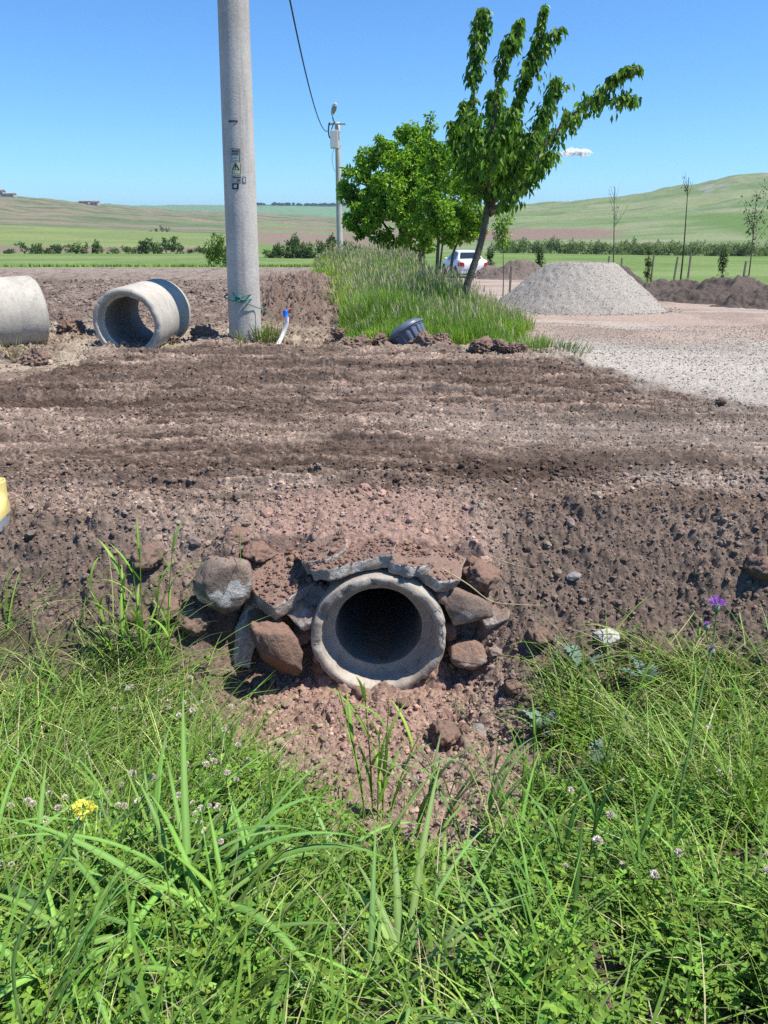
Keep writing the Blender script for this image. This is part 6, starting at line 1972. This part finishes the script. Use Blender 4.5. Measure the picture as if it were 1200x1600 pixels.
M['bud'] = mat_plain('flower_bud', (.20, .24, .16), .7, .2, var=.3, scale=90)
mustard()

def thistle():
    top = at(1118, 938, 2.55); b = at(1050, 1290, 2.05)
    base = Vector((b.x, b.y, G(b.x, b.y, False)))
    root = empty('thistle', base); tag(root, 'purple thistle flower on a tall stem at the right', 'wildflower')
    t = top - base
    path = [(0, 0, -.03), tuple(np.array(b - base) * .7), tuple(at(1075, 1180, 2.2) - base), tuple(at(1098, 1070, 2.38) - base), tuple(at(1115, 1000, 2.5) - base), tuple(at(1119, 955, 2.55) - base)]
    tube_obj('stem', path, [.006, .0055, .005, .0042, .0035, .003], M['stemdark'], root, 7, 30)
    def head(c, r, name, open_):
        bm = bmesh.new(); bmesh.ops.create_icosphere(bm, subdivisions=3, radius=r)
        for v in bm.verts: v.co.z *= 1.25
        hd = from_bm(name, bm, M['bud'], root, loc=c)
        n = 80
        o = unit(n); o[:, 2] = np.abs(o[:, 2]) + (.45 if open_ else 1.4)
        o /= np.linalg.norm(o, axis=1)[:, None]
        pos = o * r * .8 + np.array([0, 0, r * .5])
        V, T, C = leaflets(pos, o, unit(n), r * (2.1 if open_ else .8), r * .30, vary((.58, .26, .70), n, .15, .05), .05)
        mesh_np('petals', V, tris=T, mat=M['petal'], col=C, parent=hd)
    head(tuple(at(1119, 950, 2.55) - base), .016, 'flower_head', True)
    head(tuple(at(1112, 1018, 2.48) - base), .013, 'bud', False)
    head(tuple(at(1104, 980, 2.50) - base), .012, 'bud', False)
    tube_obj('branch', [tuple(at(1112, 1010, 2.47) - base), tuple(at(1106, 1000, 2.49) - base), tuple(at(1104, 985, 2.5) - base)], .0025, M['stemdark'], root, 5, 10)
    V, Q, C, _ = blades(np.array([at(1119, 960, 2.54) - base] * 5), np.array([.4, 1.2, 2.6, 3.4, 5]), .06, .006, .5, .6, 5, .2, (.09, .16, .045))
    mesh_np('leaves', V, quads=Q, mat=M['grass'], col=C, parent=root)
thistle()
culm_plant('weed', gp(1145, 3.2), [(.0, 0, .42, 1.2, .1), (.02, .0, .34, .4, .2)], 'narrow leaved weed standing behind the purple thistle', .008, .12, (.10, .18, .04), 6, cat='weed', seed=31)

def sow_thistle(px, Y, n, L, label, seed):
    rr = np.random.default_rng(seed)
    b = gp(px, Y); b = (b[0], b[1], b[2] + .06); root = empty('spiny_weed', b); tag(root, label, 'weed')
    a = Acc()
    for i in range(n):
        az = rr.uniform(0, 6.283); l = L * rr.uniform(.6, 1.1)
        s = np.linspace(0, 1, 13)
        ang = .5 + rr.uniform(.2, .9) * s * 1.3 + rr.uniform(-.2, .3)
        st_ = l / 12
        r_ = np.concatenate([[0], np.cumsum(np.sin(ang[:-1]) * st_)]); z_ = np.concatenate([[0], np.cumsum(np.cos(ang[:-1]) * st_)]) + .02
        w = l * .15 * np.sin(np.pi * np.clip(s * .9 + .08, 0, 1)) * np.where(np.arange(13) % 2, 1.35, .55)
        d = np.array([np.cos(az), np.sin(az), 0]); sd = np.array([-np.sin(az), np.cos(az), 0])
        C0 = d * r_[:, None] + np.array([0, 0, 1]) * z_[:, None]
        Lf = C0 + sd * w[:, None] + np.array([0, 0, 1]) * (w * .35)[:, None] + d * (w * .3)[:, None]
        Rt = C0 - sd * w[:, None] + np.array([0, 0, 1]) * (w * .35)[:, None] + d * (w * .3)[:, None]
        V = np.stack([Lf, C0, Rt], 1).reshape(-1, 3)
        q = np.arange(12)[:, None] * 3
        Q = np.concatenate([q + np.array([[0, 1, 4, 3]]), q + np.array([[1, 2, 5, 4]])])
        a.add(V, Q, None, vary((.17, .25, .19), 1, .12, .04))
    a.build('leaves', M['leaf'], root)
sow_thistle(905, 3.55, 14, .17, 'bluish spiny weed below the white stone on the right bank', 41)
sow_thistle(850, 3.1, 12, .15, 'bluish spiny weed at the right edge of the bare soil', 42)
sow_thistle(1010, 3.45, 12, .16, 'bluish spiny weed at the top of the right bank, left of the thistle', 43)
sow_thistle(930, 2.75, 12, .15, 'bluish spiny weed in the middle of the right bank', 44)
# a few long stalks with drooping oat ears
def oat(px, Y, h, az, lean, label, seed):
    rr = np.random.default_rng(seed)
    b = gp(px, Y); root = empty('oat_stalk', b); tag(root, label, 'wild oat', 'wild oat stalks on the ditch banks')
    s = np.linspace(0, 1, 16)
    P = np.stack([np.cos(az) * lean * h * s ** 2, np.sin(az) * lean * h * s ** 2, h * (s - .25 * lean * s ** 3)], -1)
    V, Q = tube_np(P, np.linspace(.003, .0014, 16), 5)
    mesh_np('stem', V, quads=Q, mat=M['grass'], col=np.tile(np.array([(.20, .27, .09)]), (len(V), 1)), parent=root)
    n = 16
    k = rr.integers(12, 16, n)
    pos = P[k]
    d = np.stack([rr.normal(0, .5, n), rr.normal(0, .5, n), -rr.uniform(.3, 1, n)], -1)
    V, T, C = leaflets(pos, d, unit(n), .035, .007, vary((.34, .38, .18), n, .15, .05))
    mesh_np('ear', V, tris=T, mat=M['petal'], col=C, parent=root)
for k, a_ in enumerate([(985, 3.1, .52, 1.5, .3), (880, 3.3, .48, 2.0, .2), (945, 3.2, .5, 1.2, .2), (40, 3.4, .6, .9, .4), (15, 3.0, .62, .5, .3), (1165, 2.9, .6, 2.6, .5), (1070, 2.5, .55, 2.9, .6), (770, 2.5, .5, 2.4, .5), (320, 2.6, .45, 2.0, .5)]):
    px = a_[0]
    lab = ['thin oat stalk right of the bluish weeds', 'thin oat stalk rising before the white stone', 'thin oat stalk just right of the white stone', 'oat stalk at the left edge above the lying grass', 'outermost oat stalk at the left edge', 'oat stalk at the right picture edge', 'leaning oat stalk beside the thistle stem', 'oat stalk leaning over the bare soil from the right', 'oat stalk among the clover heads on the left'][k]
    oat(*a_, lab, 60 + k)

# ------------------------------------------------------------------ thin air between here and the far ridges
def haze():
    bm = bmesh.new()
    bmesh.ops.create_cube(bm, size=1)
    for v in bm.verts:
        v.co = Vector((v.co.x * 16400, 4200 + v.co.y * 8600, -60 if v.co.z < 0 else 150))
    m = bpy.data.materials.new('haze'); m.use_nodes = True
    nt = m.node_tree
    nt.nodes.remove(nt.nodes['Principled BSDF'])
    vol = N(nt, 'ShaderNodeVolumePrincipled', Density=HAZE)
    vol.inputs['Color'].default_value = (.55, .76, 1.0, 1)
    vol.inputs['Anisotropy'].default_value = 0.2
    nt.links.new(vol.outputs[0], nt.nodes['Material Output'].inputs['Volume'])
    o = from_bm('haze', bm, m, smooth=False)
    tag(o, kind='stuff')
HAZE = 0.00010
if HAZE: haze()
